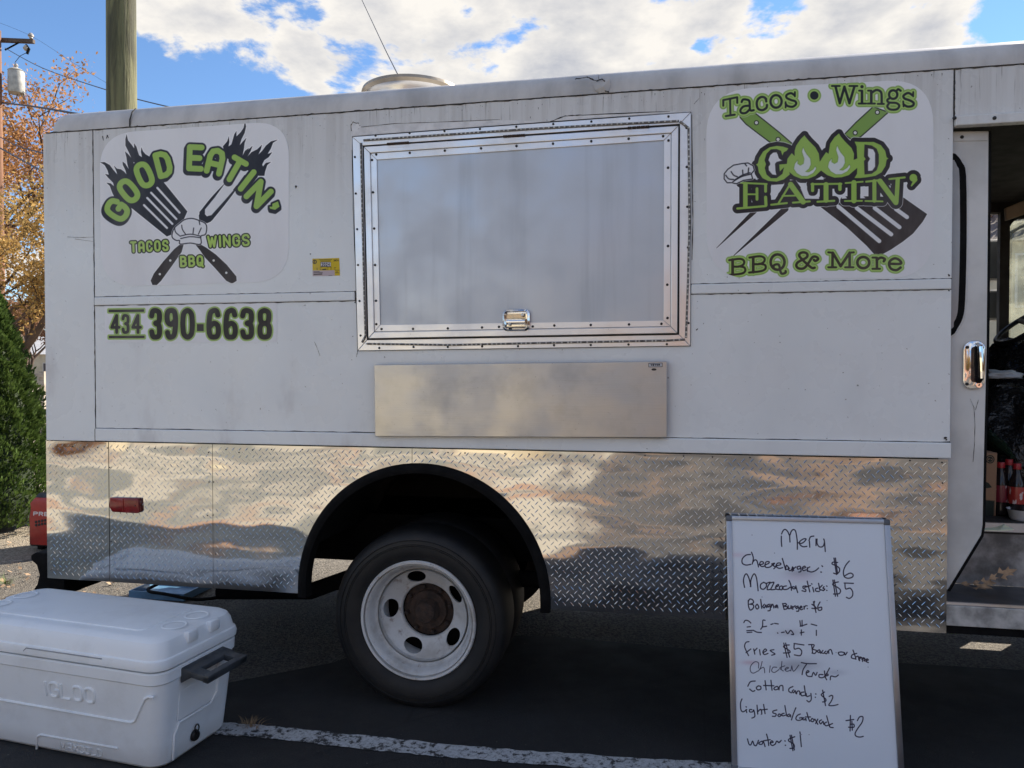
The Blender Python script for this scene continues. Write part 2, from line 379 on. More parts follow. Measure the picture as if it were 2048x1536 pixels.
    def image(s, name):
        im = bpy.data.images.new(name, s.w, s.h); im.pixels.foreach_set(np.ascontiguousarray(s.img[::-1]).ravel()); im.update(); im.pack(); return im
    def uvmesh(s, outline, name, mat, parent, thick=0.0012):
        """outline in photo px on this plane -> thin sheet standing proud of the plane"""
        P = [at_pl(x, y, s.O, s.n) for x, y in outline]; n = s.n.normalized()
        if n.dot(CAM - s.O) < 0: n = -n
        mb = MB().prism([p + n * thick for p in P], -n * thick * 0.9); me = mb.mesh(mat); uv = me.uv_layers.new(name='UVMap')
        for l in me.loops:
            q = me.vertices[l.vertex_index].co - s.O; uv.data[l.index].uv = (q.dot(s.U) * s.k / s.w, 1 - q.dot(s.V) * s.k / s.h)
        me.name = name; return place(bpy.data.objects.new(name, me), parent)
GLY = {
 'O': '*.5,0 .86,.08 1,.3 1,.7 .86,.92 .5,1 .14,.92 0,.7 0,.3 .14,.08', '0': '*.5,0 .9,.12 1,.4 1,.6 .9,.88 .5,1 .1,.88 0,.6 0,.4 .1,.12',
 'Q': '*.5,0 .86,.08 1,.3 1,.7 .86,.92 .5,1 .14,.92 0,.7 0,.3 .14,.08|.55,.7 1.1,1.1',
 'G': '~1,.27 .85,.06 .5,0 .14,.08 0,.3 0,.7 .14,.92 .5,1 .86,.92 1,.7|1,.7 1,.52 .62,.52', 'C': '~1,.27 .85,.06 .5,0 .14,.08 0,.3 0,.7 .14,.92 .5,1 .86,.92 1,.73',
 'D': '0,0 .5,0 .85,.1 1,.3 1,.7 .85,.9 .5,1 0,1 0,0', 'E': '1,0 0,0 0,1 1,1|0,.5 .85,.5', 'A': '0,1 0,.3 .14,.08 .5,0 .86,.08 1,.3 1,1|0,.62 1,.62',
 'T': '0,0 1,0|.5,0 .5,1', 'I': '.5,0 .5,.5 .5,1', '1': '.1,.2 .5,0 .5,1', 'N': '0,1 0,0 1,1 1,0', 'W': '0,0 .25,1 .5,.15 .75,1 1,0', 'M': '0,1 .05,0 .5,.8 .95,0 1,1',
 'S': '~1,.22 .82,.03 .5,0 .15,.06 0,.25 .15,.42 .5,.5 .85,.58 1,.76 .85,.95 .5,1 .15,.96 0,.78',
 'B': '0,.5 0,0 .6,0 .92,.12 .92,.36 .6,.48 0,.48|.6,.48 1,.62 1,.86 .65,1 0,1 0,.5', 'R': '0,1 0,0 .65,0 1,.14 1,.36 .65,.5 0,.5|.5,.5 1,1', 'P': '0,1 0,0 .65,0 1,.14 1,.4 .65,.54 0,.54',
 'L': '0,0 0,1 1,1', 'V': '0,0 .5,1 1,0', 'X': '0,0 1,1|1,0 0,1',
 '3': '~0,.2 .15,.03 .5,0 .9,.06 1,.24 .9,.42 .5,.48 .9,.55 1,.76 .9,.95 .5,1 .15,.97 0,.8', '4': '.75,1 .75,0 0,.7 1.1,.7',
 '6': '~.95,.17 .8,.02 .5,0 .15,.1 0,.45 0,.75 .15,.96 .5,1 .85,.96 1,.78 .9,.56 .5,.48 .1,.6', '9': '~.05,.83 .2,.98 .5,1 .85,.9 1,.55 1,.25 .85,.04 .5,0 .15,.04 0,.22 .1,.44 .5,.52 .9,.4',
 '8': '*.5,0 .88,.07 .95,.24 .85,.42 .5,.48 .15,.42 .05,.24 .12,.07|*.5,.48 .9,.56 1,.76 .88,.95 .5,1 .12,.95 0,.76 .1,.56', '-': '0,.5 1,.5', '7': '0,0 1,0 .4,1', '2': '~0,.22 .2,.03 .6,0 1,.2 .9,.45 .1,.9 0,1|0,1 1,1'}
SY = -0.004   # outer face of the side panels
def side_print(box, k, bg, y):
    x0, y0, x1, y1 = box
    P = [at_y(x, yy, y) for x, yy in ((x0, y0), (x1, y0), (x1, y1), (x0, y1))]
    xa = min(p.x for p in P) - .01; xb = max(p.x for p in P) + .01; za = max(p.z for p in P) + .01; zb = min(p.z for p in P) - .01
    return Print(Vector((xa, y, za)), Vector((1, 0, 0)), Vector((0, 0, -1)), xb - xa, za - zb, k, bg)
def print_mat(name, img, rough=0.38, dirt=0.25, ret=False):
    g = G_(name); t = g.N.new('ShaderNodeTexImage'); t.image = img; t.interpolation = 'Cubic'; t.extension = 'EXTEND'; g.L.new(g.tc.outputs['UV'], t.inputs[0])
    n = g.ramp(g.noise(5, 5, 0.6, (1, 1, 0.35)), 0.4, 0.8); f = g.mth('MULTIPLY', n, dirt)
    return g.set(col=g.mix(f, t.outputs[0], (0.42, 0.40, 0.38)), rough=rough, spec=.35, normal=g.bump(g.noise(2.2, 2, 0.4), 0.35, 0.02))
Z1 = (190, 230, 7.68); Z2 = (360, 230, 6.98); Z3 = (240, 400, 7.314); Z4 = (200, 600, 5.535)
Z5 = (1430, 150, 6.98); Z6 = (1640, 150, 6.98); Z7 = (1430, 340, 6.677); Z8 = (1640, 340, 6.677)
def logo_a():
    p = side_print((195, 236, 582, 578), 620, WH, SY)
    # flames, spatula, fork
    p.zoom(*Z1).poly('80,725 150,725 230,770 290,850 345,915 330,860 290,775 340,825 400,835 450,870 487,915 470,850 430,770 425,715 470,750 500,800 522,835 500,760 485,650 462,560 510,600 560,660 520,570 470,470 470,370 488,295 510,390 560,450 605,515 602,435 640,490 660,560 680,620 725,650 708,570 715,495 740,560 780,605 840,640 900,900 1000,1000 700,1300 300,1260 270,1200 230,1090 175,1040 240,1050 295,1095 280,1040 200,960 157,905 215,920 195,850 150,770')
    p.zoom(0, 0, 1).poly('295,330 328,365 375,423 367,441 352,466 334,473 262,415 245,395')
    p.zoom(*Z2).poly('600,440 660,370 685,295 690,380 680,440 720,410 740,340 760,270 790,225 790,300 850,240 890,180 908,85 925,160 905,250 860,340 835,425 880,370 930,320 905,390 895,470 875,570 910,500 965,460 950,490 1015,430 990,500 945,580 1000,520 1080,480 1147,415 1130,480 1095,555 1150,500 1200,430 1270,370 1368,345 1300,390 1270,470 1225,545 1290,520 1240,590 1180,630 1150,690 1160,720 1200,670 1275,655 1220,700 1190,790 1180,850 1100,850 900,750 650,600')
    p.st('615,970 450,1170 310,1370', (4, 38)).st('905,840 760,1050 600,1240 420,1440', (4, 44)).poly('265,1400 300,1330 400,1440 520,1380 430,1490 380,1512 270,1480')
    p.paint((1, 1, 1), 1.3).paint(DK, 0, 1, False)
    p.poly('640,1000 750,1050 620,1200 440,1400 390,1412 350,1370 350,1320 480,1160').poly('870,820 905,835 800,980 740,1020 800,900').poly('670,680 712,700 660,800 615,900').paint(WH, 0, 1, False)
    p.zoom(*Z1).st('960,1120 1300,1500', 17).zoom(0, 0, 1).st('302.6,385.6 353,438', 2.2).st('294.8,396 345,447.8', 2.2).st('288.3,410.3 334.3,456', 2.2)
    p.zoom(*Z1).st('600,730 606,750', 7).paint(WH, 0, 1, False)
    L = [('G', 234.7, 420, 39, 53, (.84, .54)), ('O', 257.4, 381.7, 35, 55, (.63, .77)), ('O', 288.7, 350, 35, 56, (.40, .916)), ('D', 327, 329, 34, 55, (.25, .968)),
         ('E', 391, 316, 35.5, 54.5, (-.04, 1)), ('A', 431, 323, 37, 56, (-.23, .973)), ('T', 470, 340, 38, 55, (-.5, .866)), ('I', 494.7, 361, 14, 54, (-.62, .785)), ('N', 517.6, 388, 40, 53, (-.70, .714))]
    for off in (0, 2.2, 4.6):
        for c, x, y, w, h, d in L: p.glyph(c, x + (-off * .55 if x < 480 else -off * .2), y + off, w, h, d, 6.3)
        p.z = (360, 230 + off, 6.98); p.poly('1290,1240 1370,1205 1392,1280 1330,1325 1260,1310 1250,1280 1290,1280')
    p.paint(DK, 3.6, 1, False)
    for c, x, y, w, h, d in L: p.glyph(c, x, y, w, h, d, 5.9)
    p.zoom(*Z2).poly('1290,1240 1370,1205 1392,1280 1330,1325 1260,1310 1250,1280 1290,1280')
    p.paint((.03, .05, .03), 0.7).paint(GR, 0, 1, False)
    # handles, hat, small words
    p.zoom(*Z3).poly('875,660 930,650 900,760 760,960 600,1180 540,1240 480,1240 455,1180 500,1080 640,900 800,720').poly('1100,640 1190,660 1260,700 1400,800 1560,950 1700,1120 1705,1180 1640,1220 1560,1180 1400,1000 1240,830 1180,740')
    p.paint((1, 1, 1), 1.5).paint((.05, .05, .06), 0.5).paint(BRN, -0.3, 1, False)
    for a, b in ((738, 885), (585, 1085), (1372, 885), (1557, 1065)): p.st('%d,%d' % (a, b), 24)
    p.paint((.08, .08, .08), 0).paint((.95, .95, .93), -0.9).paint((.3, .3, .3), -2.9, 1, False)
    p.poly('765,520 780,450 810,400 880,340 950,290 1050,272 1150,300 1240,340 1268,400 1250,500 1182,530 1180,645 1030,627 885,642 875,590 830,590 780,560', True)
    p.paint((1, 1, 1), 2.2).paint(DK, 1.5).paint(WH, -0.6, 1, False)
    p.st('905,370 915,430 960,500|1080,410 1070,490|1190,410 1150,500|880,530 1030,500 1180,530|890,565 1030,537 1175,552|800,400 815,470 870,520|1160,310 1170,360', 7).paint(DK, 0, 1, False)
    def word(t, xa, ya, xb, yb, h):
        p.text(t, 240 + xa / 7.314, 400 + ya / 7.314, 240 + xb / 7.314, 400 + yb / 7.314, h / 7.314, 2.35)
        p.paint((.98, .98, .96), 3.0).paint((.05, .05, .04), 2.1).paint((.68, .80, .38), 0, 1, False)
    word('TACOS', 140, 690, 725, 664, 170); word('WINGS', 1262, 612, 1912, 585, 180); word('BBQ', 868, 902, 1232, 888, 170)
    return p
def phone():
    p = side_print((208, 604, 556, 690), 620, WH, SY); p.zoom(*Z4)
    def dig(t, x0, x1, y0, y1, r):
        p.glyph(t, 200 + (x0 + x1) / 2 / 5.535, 600 + (y0 + y1) / 2 / 5.535, (x1 - x0) / 5.535, (y1 - y0) / 5.535, (0.005, 1), r / 5.535)
    def all_():
        for t, a, b in (('3', 545, 690), ('9', 715, 866), ('0', 890, 1052), ('6', 1180, 1342), ('6', 1368, 1528), ('3', 1552, 1708), ('8', 1742, 1905)): dig(t, a, b, 88, 440, 29)
        for t, a, b in (('4', 115, 222), ('3', 240, 330), ('4', 348, 458)): dig(t, a, b, 155, 376, 17)
        p.poly('1075,267 1150,267 1150,345 1075,345').poly('97,107 490,103 490,132 97,136').poly('100,397 495,395 495,422 100,424')
    all_(); p.paint((.78, .86, .60), 3.1).paint(OL, 2.4).paint((.70, .82, .45), 1.2).paint((.12, .10, .10), 0, 1, False)
    return p
def logo_b():
    p = side_print((1408, 150, 1874, 562), 700, WH, SY)
    def rv(L_):
        for a, b in L_: p.st('%d,%d' % (a, b), 34)
        p.paint((.05, .05, .05), 0).paint((.95, .95, .93), -1.7).paint((.5, .5, .5), -4.2, 1, False)
    p.zoom(*Z5).poly('330,540 560,530 700,640 900,800 1090,965 1070,985 900,965 780,955 600,820 430,690 350,600').paint((1, 1, 1), 1.4).paint((.06, .06, .07), .6).paint(OL, -1.4, 1, False); rv(((578, 668), (880, 900)))
    p.zoom(*Z6).poly('740,440 960,520 770,690 570,865 500,895 420,895 335,830 500,660').paint((1, 1, 1), 1.4).paint((.06, .06, .07), .6).paint(OL, -1.4, 1, False); rv(((800, 522), (490, 808)))
    # fork prongs, spatula blade
    p.zoom(*Z7).st('530,550 18,1045', (30, 2)).st('940,520 215,1175', (40, 2))
    p.zoom(*Z8).poly('-30,470 300,430 1115,370 1428,590 1370,690 1240,850 1100,960 950,1060 760,1165 620,1010 350,760 15,500')
    p.paint((1, 1, 1), 1.2).paint((.05, .05, .07), 0.1).paint(BRN, -.9, 1, False)
    p.st('245,490 790,950', 28).st('490,510 950,860', 28).st('730,510 1060,765', 28).st('1015,525 1160,630', 28).paint((.05, .05, .07), .8).paint(WH, 0, 1, False)
    # big words
    gp = '1025,1025 950,1000 860,990 760,1010 670,1070 615,1160 597,1235 570,1250 597,1280 610,1360 660,1440 740,1480 860,1490 960,1460 1045,1390 1010,1240 895,1250 903,1352 962,1290 940,1380 860,1440 780,1440 720,1390 695,1300 712,1245 692,1190 720,1100 780,1040 860,1035 920,1060 940,1130 960,1080 1000,1060'
    o1 = '1250,840 1190,900 1130,990 1110,1060 1110,1130 1070,1090 1010,1170 1000,1260 1030,1350 1100,1410 1200,1450 1300,1450 1400,1410 1480,1335 1530,1340 1530,1110 1462,1210 1450,1100 1400,1010 1310,920 1260,860'
    o2 = '265,815 200,870 140,960 118,1100 85,1075 20,1170 0,1240 20,1340 100,1400 200,1435 300,1430 400,1400 470,1340 530,1290 530,1160 470,1185 475,1100 440,1020 350,930 290,860'
    dd = '480,930 560,935 640,935 750,935 850,980 910,1060 930,1150 957,1165 930,1185 915,1270 860,1360 770,1410 650,1430 560,1440 478,1440 515,1380 520,1200 510,1000'
    def good(): p.zoom(*Z5).poly(gp).poly(o1).zoom(*Z6).poly(o2).poly(dd)
    def eatin():
        p.zoom(*Z7).st('405,190 405,490', 31).st('345,172 690,188', 13).st('675,195 675,285', 20).st('298,515 680,482', 15).st('675,365 680,470', 22).st('430,325 560,325', 12).st('560,250 560,392', 20)
        p.st('1000,195 850,440', 14).st('1010,195 1175,425', 37).st('900,347 1100,342', 12).st('750,465 960,442', 14).st('1040,437 1265,420', 14)
        p.zoom(*Z8).st('80,195 80,405', 34).st('-115,190 285,185', 14).st('-100,190 -100,275', 22).st('265,190 265,258', 24).st('-35,425 190,412', 14)
        p.st('452,170 452,410', 36).st('340,175 570,157', 12).st('330,415 560,413', 12).st('725,150 725,410', 28).st('615,157 790,137', 14).st('605,415 835,420', 12)
        p.st('800,150 1012,435', 36).st('1037,125 1020,420', 30).st('925,122 1130,100', 14).st('1245,105', 52).st('1275,130 1220,212', (26, 10))
    good(); p.paint((1, 1, 1), 9.3).paint((.05, .05, .07), 8.3).paint((.145, .12, .135), 7.2, 1, False)
    eatin(); p.paint((1, 1, 1), 8.6).paint((.05, .05, .07), 7.6).paint((.145, .12, .135), 6.6, 1, False)
    good(); p.paint((.145, .12, .135), 6.4, 1, False)
    p.zoom(*Z7).poly('755,200 905,190 870,240 760,310').poly('1222,165 1140,240 1200,385 1390,388 1388,250 1350,345 1260,345 1225,250').poly('1000,125 1050,135 1000,140').poly('1340,130 1400,95 1460,132').poly('520,60 575,132 545,132')
    p.zoom(*Z8).poly('565,228 642,233 636,287').poly('536,318 608,378 536,380').poly('285,385 300,345 330,342 362,380').poly('915,205 945,210 940,245').paint(WH, 0, 1, False)
    good(); p.paint((.03, .04, .03), 0.6).paint(GR, 0, 1, False)
    p.zoom(*Z6).poly('620,970 720,985 790,1030 820,1110 820,1240 790,1330 720,1380 620,1390 613,1200 637,1175 613,1140').paint((.2, .17, .18), 0, 1, False)
    p.poly('670,1025 740,1040 768,1090 768,1280 730,1335 670,1340 668,1220 697,1170 668,1130').zoom(*Z5).poly('860,1080 873,1120 850,1190 952,1190 860,1215 838,1240 840,1330 857,1398 800,1390 750,1330 748,1280 777,1240 745,1190 770,1120 810,1085').paint(WH, 0, 1, False)
    fl = '1230,1010 1213,1070 1245,1170 1235,1240 1190,1265 1150,1240 1155,1190 1115,1240 1100,1310 1140,1370 1210,1412 1290,1412 1370,1370 1412,1310 1400,1275 1370,1320 1310,1357 1258,1352 1310,1310 1337,1250 1330,1170 1280,1110 1250,1060'
    p.poly(fl); p.z = (1640 - 990 / 6.98, 150 - 24 / 6.98, 6.98); p.poly(fl).paint(OL, 1.2).paint((.84, .87, .86), -0.2, 1, False)
    eatin(); p.paint((.03, .04, .03), 0.6).paint(GR, 0, 1, False)
    p.zoom(*Z5).poly('275,1512 240,1502 170,1502 130,1450 132,1380 180,1320 260,1262 380,1240 460,1232 530,1270 545,1330 502,1380 522,1450 400,1468 300,1515').paint((1, 1, 1), 2.4).paint((.08, .08, .11), 1.6).paint(WH, -.6, 1, False)
    p.st('150,1400 190,1450 260,1460|225,1350 260,1400 310,1420|385,1330 390,1400|470,1300 460,1380|250,1490 370,1420 500,1385|270,1470 380,1400 490,1365|420,1245 440,1270', 8).paint(DK, 0, 1, False)
    # slab-serif words
    p.zoom(*Z5).st('115,430 115,352 310,312 310,390|210,335 215,560|150,575 275,555|715,370 715,335', 11, False).st('372,378 390,345 440,345 480,370 490,490 540,492|480,430 400,440 355,490 370,530 430,530 485,480', 12)
    p.st('715,370 700,322 650,308 600,340 582,400 600,470 660,492 715,462 725,420', 13).el(852, 370, 78, 88, 13).st('1110,285 1060,255 1000,280 1000,320 1060,350 1120,370 1130,410 1080,445 1010,432 985,400', 12).st('1115,240 1115,300|985,380 985,455', 9, False).st('1385,287', 55)
    p.zoom(*Z6).st('165,155 275,155|410,155 520,155|545,220 585,220|540,400 640,400|670,220 715,220 715,395|665,400 765,400|805,405 890,405', 10, False).st('215,160 275,395 340,165 410,395 480,160', 14, False).st('585,165', 20).st('585,225 585,395|715,230 715,395', 15)
    p.st('720,250 780,212 830,222 857,262 860,400', 13).el(1020, 275, 58, 60, 13).st('1062,232 1090,200 1125,222|970,325 938,352 962,385 1060,392 1105,430 1070,480 980,482 938,442 960,400', 12)
    p.st('1290,285 1230,252 1165,290 1180,330 1250,355 1305,390 1290,432 1220,442 1165,412', 13).st('1300,240 1300,300|1160,370 1165,440', 9, False)
    p.paint((.84, .88, .78), 6.3).paint(OL, 5.6).paint((.66, .79, .42), 3.6).paint((.03, .05, .05), .4).paint((.10, .11, .125), -.6, 1, False)
    p.zoom(*Z7).st('190,1205 330,1187 385,1212 380,1260 320,1290 240,1290|320,1287 390,1302 402,1350 350,1385 190,1402|460,1170 600,1152 660,1180 650,1230 590,1257 510,1257|590,1252 667,1270 672,1320 610,1352 455,1370', 11).st('235,1197 235,1395|510,1165 510,1365', 15)
    p.el(835, 1230, 93, 103, 14).st('780,1310 790,1270 850,1265 870,1340 890,1385 940,1372 942,1350', 12).st('1330,1305 1280,1300 1140,1170 1130,1120 1180,1100 1230,1120 1220,1170 1110,1230 1085,1280 1120,1315 1190,1310 1250,1240 1300,1165 1350,1160 1377,1190 1340,1215 1320,1200', 13)
    p.zoom(*Z8).st('110,1100 170,1105|110,1300 215,1300|450,1100 395,1105|335,1300 445,1300|700,1170 750,1170|700,1320 800,1320', 10, False).st('168,1105 165,1295|395,1105 395,1295|758,1175 760,1310|175,1115 275,1285 390,1115', 14, False)
    p.el(577, 1237, 80, 75, 14).st('755,1205 810,1170 865,1190 850,1220|920,1252 1075,1252 1060,1205 1000,1180 940,1210 920,1260 950,1320 1020,1337 1075,1302', 13)
    p.paint((.84, .88, .78), 5.8).paint(OL, 5.2).paint((.66, .79, .42), 3.6).paint((.05, .06, .03), .4).paint((.23, .18, .12), -.6, 1, False)
    p.z = (0, 0, 1)
    return p
def sticker():
    p = side_print((623, 514, 682, 554), 1600, (.80, .69, .08), SY)
    z = (600, 500, 20.48); p.zoom(*z)
    p.poly('510,840 920,840 1420,830 1430,1060 510,1080').paint((.72, .66, .68), 0, 1, False)
    p.st('605,485', 88).paint((.12, .08, .03), 0).paint((.80, .69, .08), -1.7, 1, False).st('605,440 600,520', 16).paint((.1, .08, .03), 0, 1, False)
    p.poly('860,510 1260,510 1260,670 860,670').paint((.1, .09, .05), .7).paint((.85, .84, .86), 0, 1, False)
    p.text('2024', 642.9, 529, 660.2, 529, 6.4, .62, '').text('2474', 667.2, 521, 677.6, 520.6, 4, .42, '').paint((.03, .03, .05), 0, 1, False)
    p.st('790,395 1310,390', 8).st('830,440 1270,430', 7).st('860,485 1250,480', 7).st('860,695 1280,690', 9).st('670,745 740,745|810,740 880,735|1110,735 1170,730|1240,735 1310,735|1400,725 1470,720', 8).st('690,800 730,800|820,800 880,800|1110,790 1160,790|1250,790 1300,785|1400,780 1450,775', 9).st('940,800 1060,790', 26).st('1430,825 1610,825|1450,940 1600,940|1470,900 1560,895', 9)
    p.st('570,890 800,885|570,930 930,925|1180,1050 1320,1050', 10).st('580,1000 900,985', 22).paint((.13, .10, .06), 0, .9, False)
    return p
def board(O, U, V, W, H):
    p = Print(O, U, V, W, H, 1500, (.86, .89, .93))
    rs = random.Random(4)
    m1 = ['635,190 660,140 690,130 720,160 745,210 765,160 795,130 825,150 840,220 850,300 850,400|632,220 632,290 638,360|745,210 750,300|860,310 900,320 940,300 970,260 930,260 880,300 890,340 930,365 980,360|1015,290 1020,370|1010,280 1030,230 1075,220|1105,260 1105,350|1120,260 1120,320 1150,365 1200,360 1220,300 1210,260 1220,290 1232,430',
      '210,470 150,480 100,530 100,590 150,615 215,605|225,440 250,520 235,600|240,580 270,545 300,560 320,640|330,610 380,600 385,575 350,570 335,610 370,635 410,625|420,610 460,590 465,570 430,570 410,600 420,645 480,640 520,600|500,600 540,590 520,620 550,640 530,665|560,625 620,610 620,590 580,590 560,630 600,660 650,650|645,525 665,590 690,680|690,680 700,620 725,640 740,665 700,675|725,640 740,690 770,680 785,640 780,700|795,650 800,690|800,665 830,640|885,630 850,640 855,670 890,660 895,640 900,700 870,710|920,660 960,650 950,630 920,650 930,690 970,680|985,650 990,700|988,660 1020,640|985,690 1040,710 1100,690 1140,655|1185,625 1195,635|1170,710 1180,712',
      '1350,520 1385,745|1370,520 1400,735|1400,580 1340,575 1325,600 1380,625 1425,660 1420,710 1380,735 1345,725|1560,560 1510,620 1480,700 1490,770 1540,795 1600,780 1610,745 1570,725 1500,760',
      '130,920 115,830 130,760 155,735 180,770 200,830 215,910|215,910 215,830 240,760 265,735 290,780 305,870 315,965|390,850 350,880 350,930 390,945 425,910 425,870 390,850|430,865 480,850 450,900 440,950 490,945|480,860 530,850 510,900 490,950 550,945|550,920 590,900 590,880 560,900 560,940 600,950|640,900 610,910 610,945 640,950 650,910|700,900 660,910 660,945 710,945 750,920|735,825 760,880 770,960|770,920 800,910 830,930 800,940 780,925|830,900 840,940 855,990',
      '970,900 930,905 930,930 965,950 960,975 915,965|985,835 1000,900 1020,980|950,920 1030,895|1060,920 1075,980|1045,870 1050,875|1130,930 1100,940 1105,970 1150,975|1140,865 1160,960|1190,890 1150,940 1200,960|1215,910 1200,930 1225,945 1205,965|1250,900 1255,905|1250,960 1255,962',
      '1335,820 1370,1040|1355,820 1400,1040|1410,845 1350,860 1335,885 1400,920 1440,960 1420,1005 1345,1010|1615,865 1490,860|1500,862 1510,940 1570,930 1605,980 1600,1040 1560,1070 1520,1055',
      '180,1120 200,1080 240,1090 250,1130 200,1150|180,1100 185,1180 210,1230 250,1200 250,1160 210,1150|300,1150 280,1180 300,1215 325,1190 305,1152|350,1085 365,1205|400,1150 380,1180 400,1200 420,1160 430,1195|470,1150 445,1160 450,1190 475,1170 480,1230 450,1240|495,1190 490,1150|495,1180 515,1150 530,1200|570,1160 545,1180 560,1195 575,1165 585,1200|650,1140 670,1220|650,1145 690,1140 700,1160 665,1175 710,1185 710,1210 675,1220|725,1170 730,1210 760,1200 765,1170 770,1210|785,1180 790,1220|788,1195 820,1170|860,1175 830,1185 840,1210 865,1190 870,1240 840,1245|890,1200 915,1190 900,1175 885,1200 900,1225 925,1215|940,1180 945,1215|942,1195 965,1170|980,1170 984,1172|985,1208 988,1210|1085,1110 1070,1160 1050,1150 1090,1180 1110,1210 1050,1205|1070,1115 1105,1260|1160,1120 1130,1180 1140,1230 1180,1225 1180,1190 1140,1200']
    m2 = ['120,240 140,210 180,215 215,245|165,300 210,295|160,350 240,345|165,375 230,370|250,345 300,370 360,375|410,210 380,210 375,290 350,330|370,300 430,290|490,265 520,255|540,250 590,258|580,380 585,385|635,375 670,370|690,350 720,390 760,345 800,400 770,400|885,215 895,290|915,210 915,290|890,290 980,262|890,380 940,370|905,340 905,410|1040,260 1115,280|1110,345 1110,415',
      '190,500 150,510 130,560 150,620 185,690|150,650 215,600|255,600 270,670|262,630 300,590|335,610 345,680|385,650 430,620 410,600 380,640 400,675 450,660|530,610 480,620 520,650 545,670 500,685|665,520 710,715|690,520 745,710|740,545 680,550 665,575 740,620 745,650 660,655|940,545 805,525|808,528 810,600 870,590 910,630 890,690 810,680',
      '1005,540 1080,545 1060,600 1110,620 1090,660 1050,655|1045,545 1060,655|1150,610 1120,630 1150,650 1160,620 1170,660|1200,620 1180,650 1210,660|1240,630 1220,650 1250,665 1265,630|1280,660 1280,620 1310,610 1330,670|1450,640 1410,650 1430,685 1480,680 1490,650 1450,640|1495,650 1505,680 1530,645|1660,660 1600,680 1590,720 1640,735|1610,615 1640,700 1650,740|1650,710 1680,700 1690,750|1690,730 1730,720 1700,710 1700,760|1730,740 1770,730 1745,720 1740,770|1780,740 1760,760 1790,765|1790,760 1820,750 1800,735 1790,770 1820,785',
      '905,785 990,800 1110,800|975,810 930,880 915,950|970,930 1010,910 990,895 970,930 990,970 1050,975|1050,970 1070,920 1100,960 1120,920|1200,950 1150,950 1150,985 1200,990 1240,950 1290,860|1220,900 1230,990|1230,970 1270,960 1260,940 1230,970 1250,1020|1300,1020 1310,970 1370,980 1410,955']
    m2t = ['320,860 320,790 270,775 215,830 210,900 250,930 310,900|370,770 350,850 320,900|335,880 380,850 400,870 405,925|480,830 470,920|570,850 520,850 500,900 540,920 600,880|640,770 630,880|680,830 610,860 660,900|690,880 730,860 710,850 680,880 710,905 750,890|760,900 775,830|775,830 800,905 870,820']
    m3 = ['275,150 210,160 175,220|200,260 240,290 270,280|320,215 290,240 310,270 350,260 350,225 315,215|410,145 425,270|490,140 505,275|390,210 530,215|560,225 530,250 550,270 590,255 580,225 560,225|600,270 610,220 650,215 655,280|790,225 740,250 735,290 770,310|800,270 780,290 800,310 820,280 830,320|840,325 850,290 880,290 885,335|940,300 900,310 910,350 950,345|945,215 965,350|970,320 980,360 1020,350|1035,320 1040,400 1010,435 980,415|1100,325 1105,328|1095,370 1098,372',
      '1195,275 1235,485|1220,300 1180,330 1185,350 1240,400 1230,430 1195,435|1285,360 1320,345 1335,370 1310,430 1280,480 1340,485 1405,470',
      '95,395 75,450 80,540 110,570 160,540|150,540 160,580|150,500 155,505|230,540 200,540 200,570 240,570 255,545 270,610 265,640 230,655|300,480 310,600|310,570 340,540 360,545 365,600|390,470 410,595|350,545 440,535|570,545 520,560 520,585 560,600 550,630 510,630|600,600 585,620 605,635 630,615 600,598|670,590 640,600 650,625 690,615|680,485 700,600 710,630|740,600 710,620 735,635 755,610 760,640|830,515 800,590 770,680|890,600 850,620 830,660 850,685 900,680 920,650 880,655|940,650 920,670 945,680 965,660 970,690|980,580 1000,650 1020,700|960,640 1030,640|1050,660 1035,690 1060,705 1080,680 1050,660|1090,670 1130,740|1130,670 1100,730|1180,680 1150,700 1170,735 1200,700 1210,740|1250,710 1220,730 1240,760 1280,750|1250,625 1270,700 1290,770|1330,730 1290,750 1300,780 1340,785',
      '1575,620 1570,830|1595,700 1600,820|1515,690 1620,675|1575,740 1620,740 1620,780 1550,780|1670,690 1700,640 1745,640 1735,710 1680,790 1640,860 1650,900 1700,915 1750,905',
      '170,940 190,1010 215,1020 240,970 260,1020 290,1030 320,960|370,970 330,990 330,1010 370,1010 385,970 410,1045|430,875 450,950 460,1030|390,965 480,950|480,995 520,985 500,965 480,1000 510,1030 550,1010|550,1010 570,970 600,990 630,960|680,965 685,970|685,1025 690,1028|750,890 790,1100|770,890 810,1090|815,910 740,940 735,970 800,1010 805,1060 750,1070|885,845 890,875|890,890 905,1045']
    # old wiped marker: grey and pink smears left in the surface
    for (x, y, rx, c, a) in ((1600, 1146, 26, (.45, .45, .5), .35), (1590, 1330, 42, (.40, .42, .47), .38), (1580, 1265, 24, (.5, .5, .55), .25), (1500, 1325, 16, (.75, .55, .6), .4), (1475, 1110, 18, (.8, .62, .7), .25), (1600, 1155, 30, (.8, .7, .78), .3), (1670, 1345, 20, (.5, .52, .58), .25)):
        g = np.exp(-(((p.X - x) / rx) ** 2 + ((p.Y - y) / (rx * .28)) ** 2))[..., None] * a
        p.img[..., :3] = p.img[..., :3] * (1 - g) + np.array(c, np.float32) * g
    INK = (.10, .11, .21)
    for z, ls, r, a in (((1470, 1040, 6.827), m1, 8.0, 1), ((1470, 1210, 6.827), m2, 7.6, 1), ((1470, 1210, 6.827), m2t, 5.5, .85), ((1470, 1340, 6.827), m3, 7.8, 1)):
        p.zoom(*z)
        for s_ in ls: p.st(s_, r)
        p.paint(INK, 0, a, False)
    p.z = (0, 0, 1)
    for i in range(14): p.st('%d,%d' % (rs.randint(1470, 1780), rs.randint(1060, 1530)), .8)
    p.paint((.2, .2, .3), 0, .8, False)
    return p
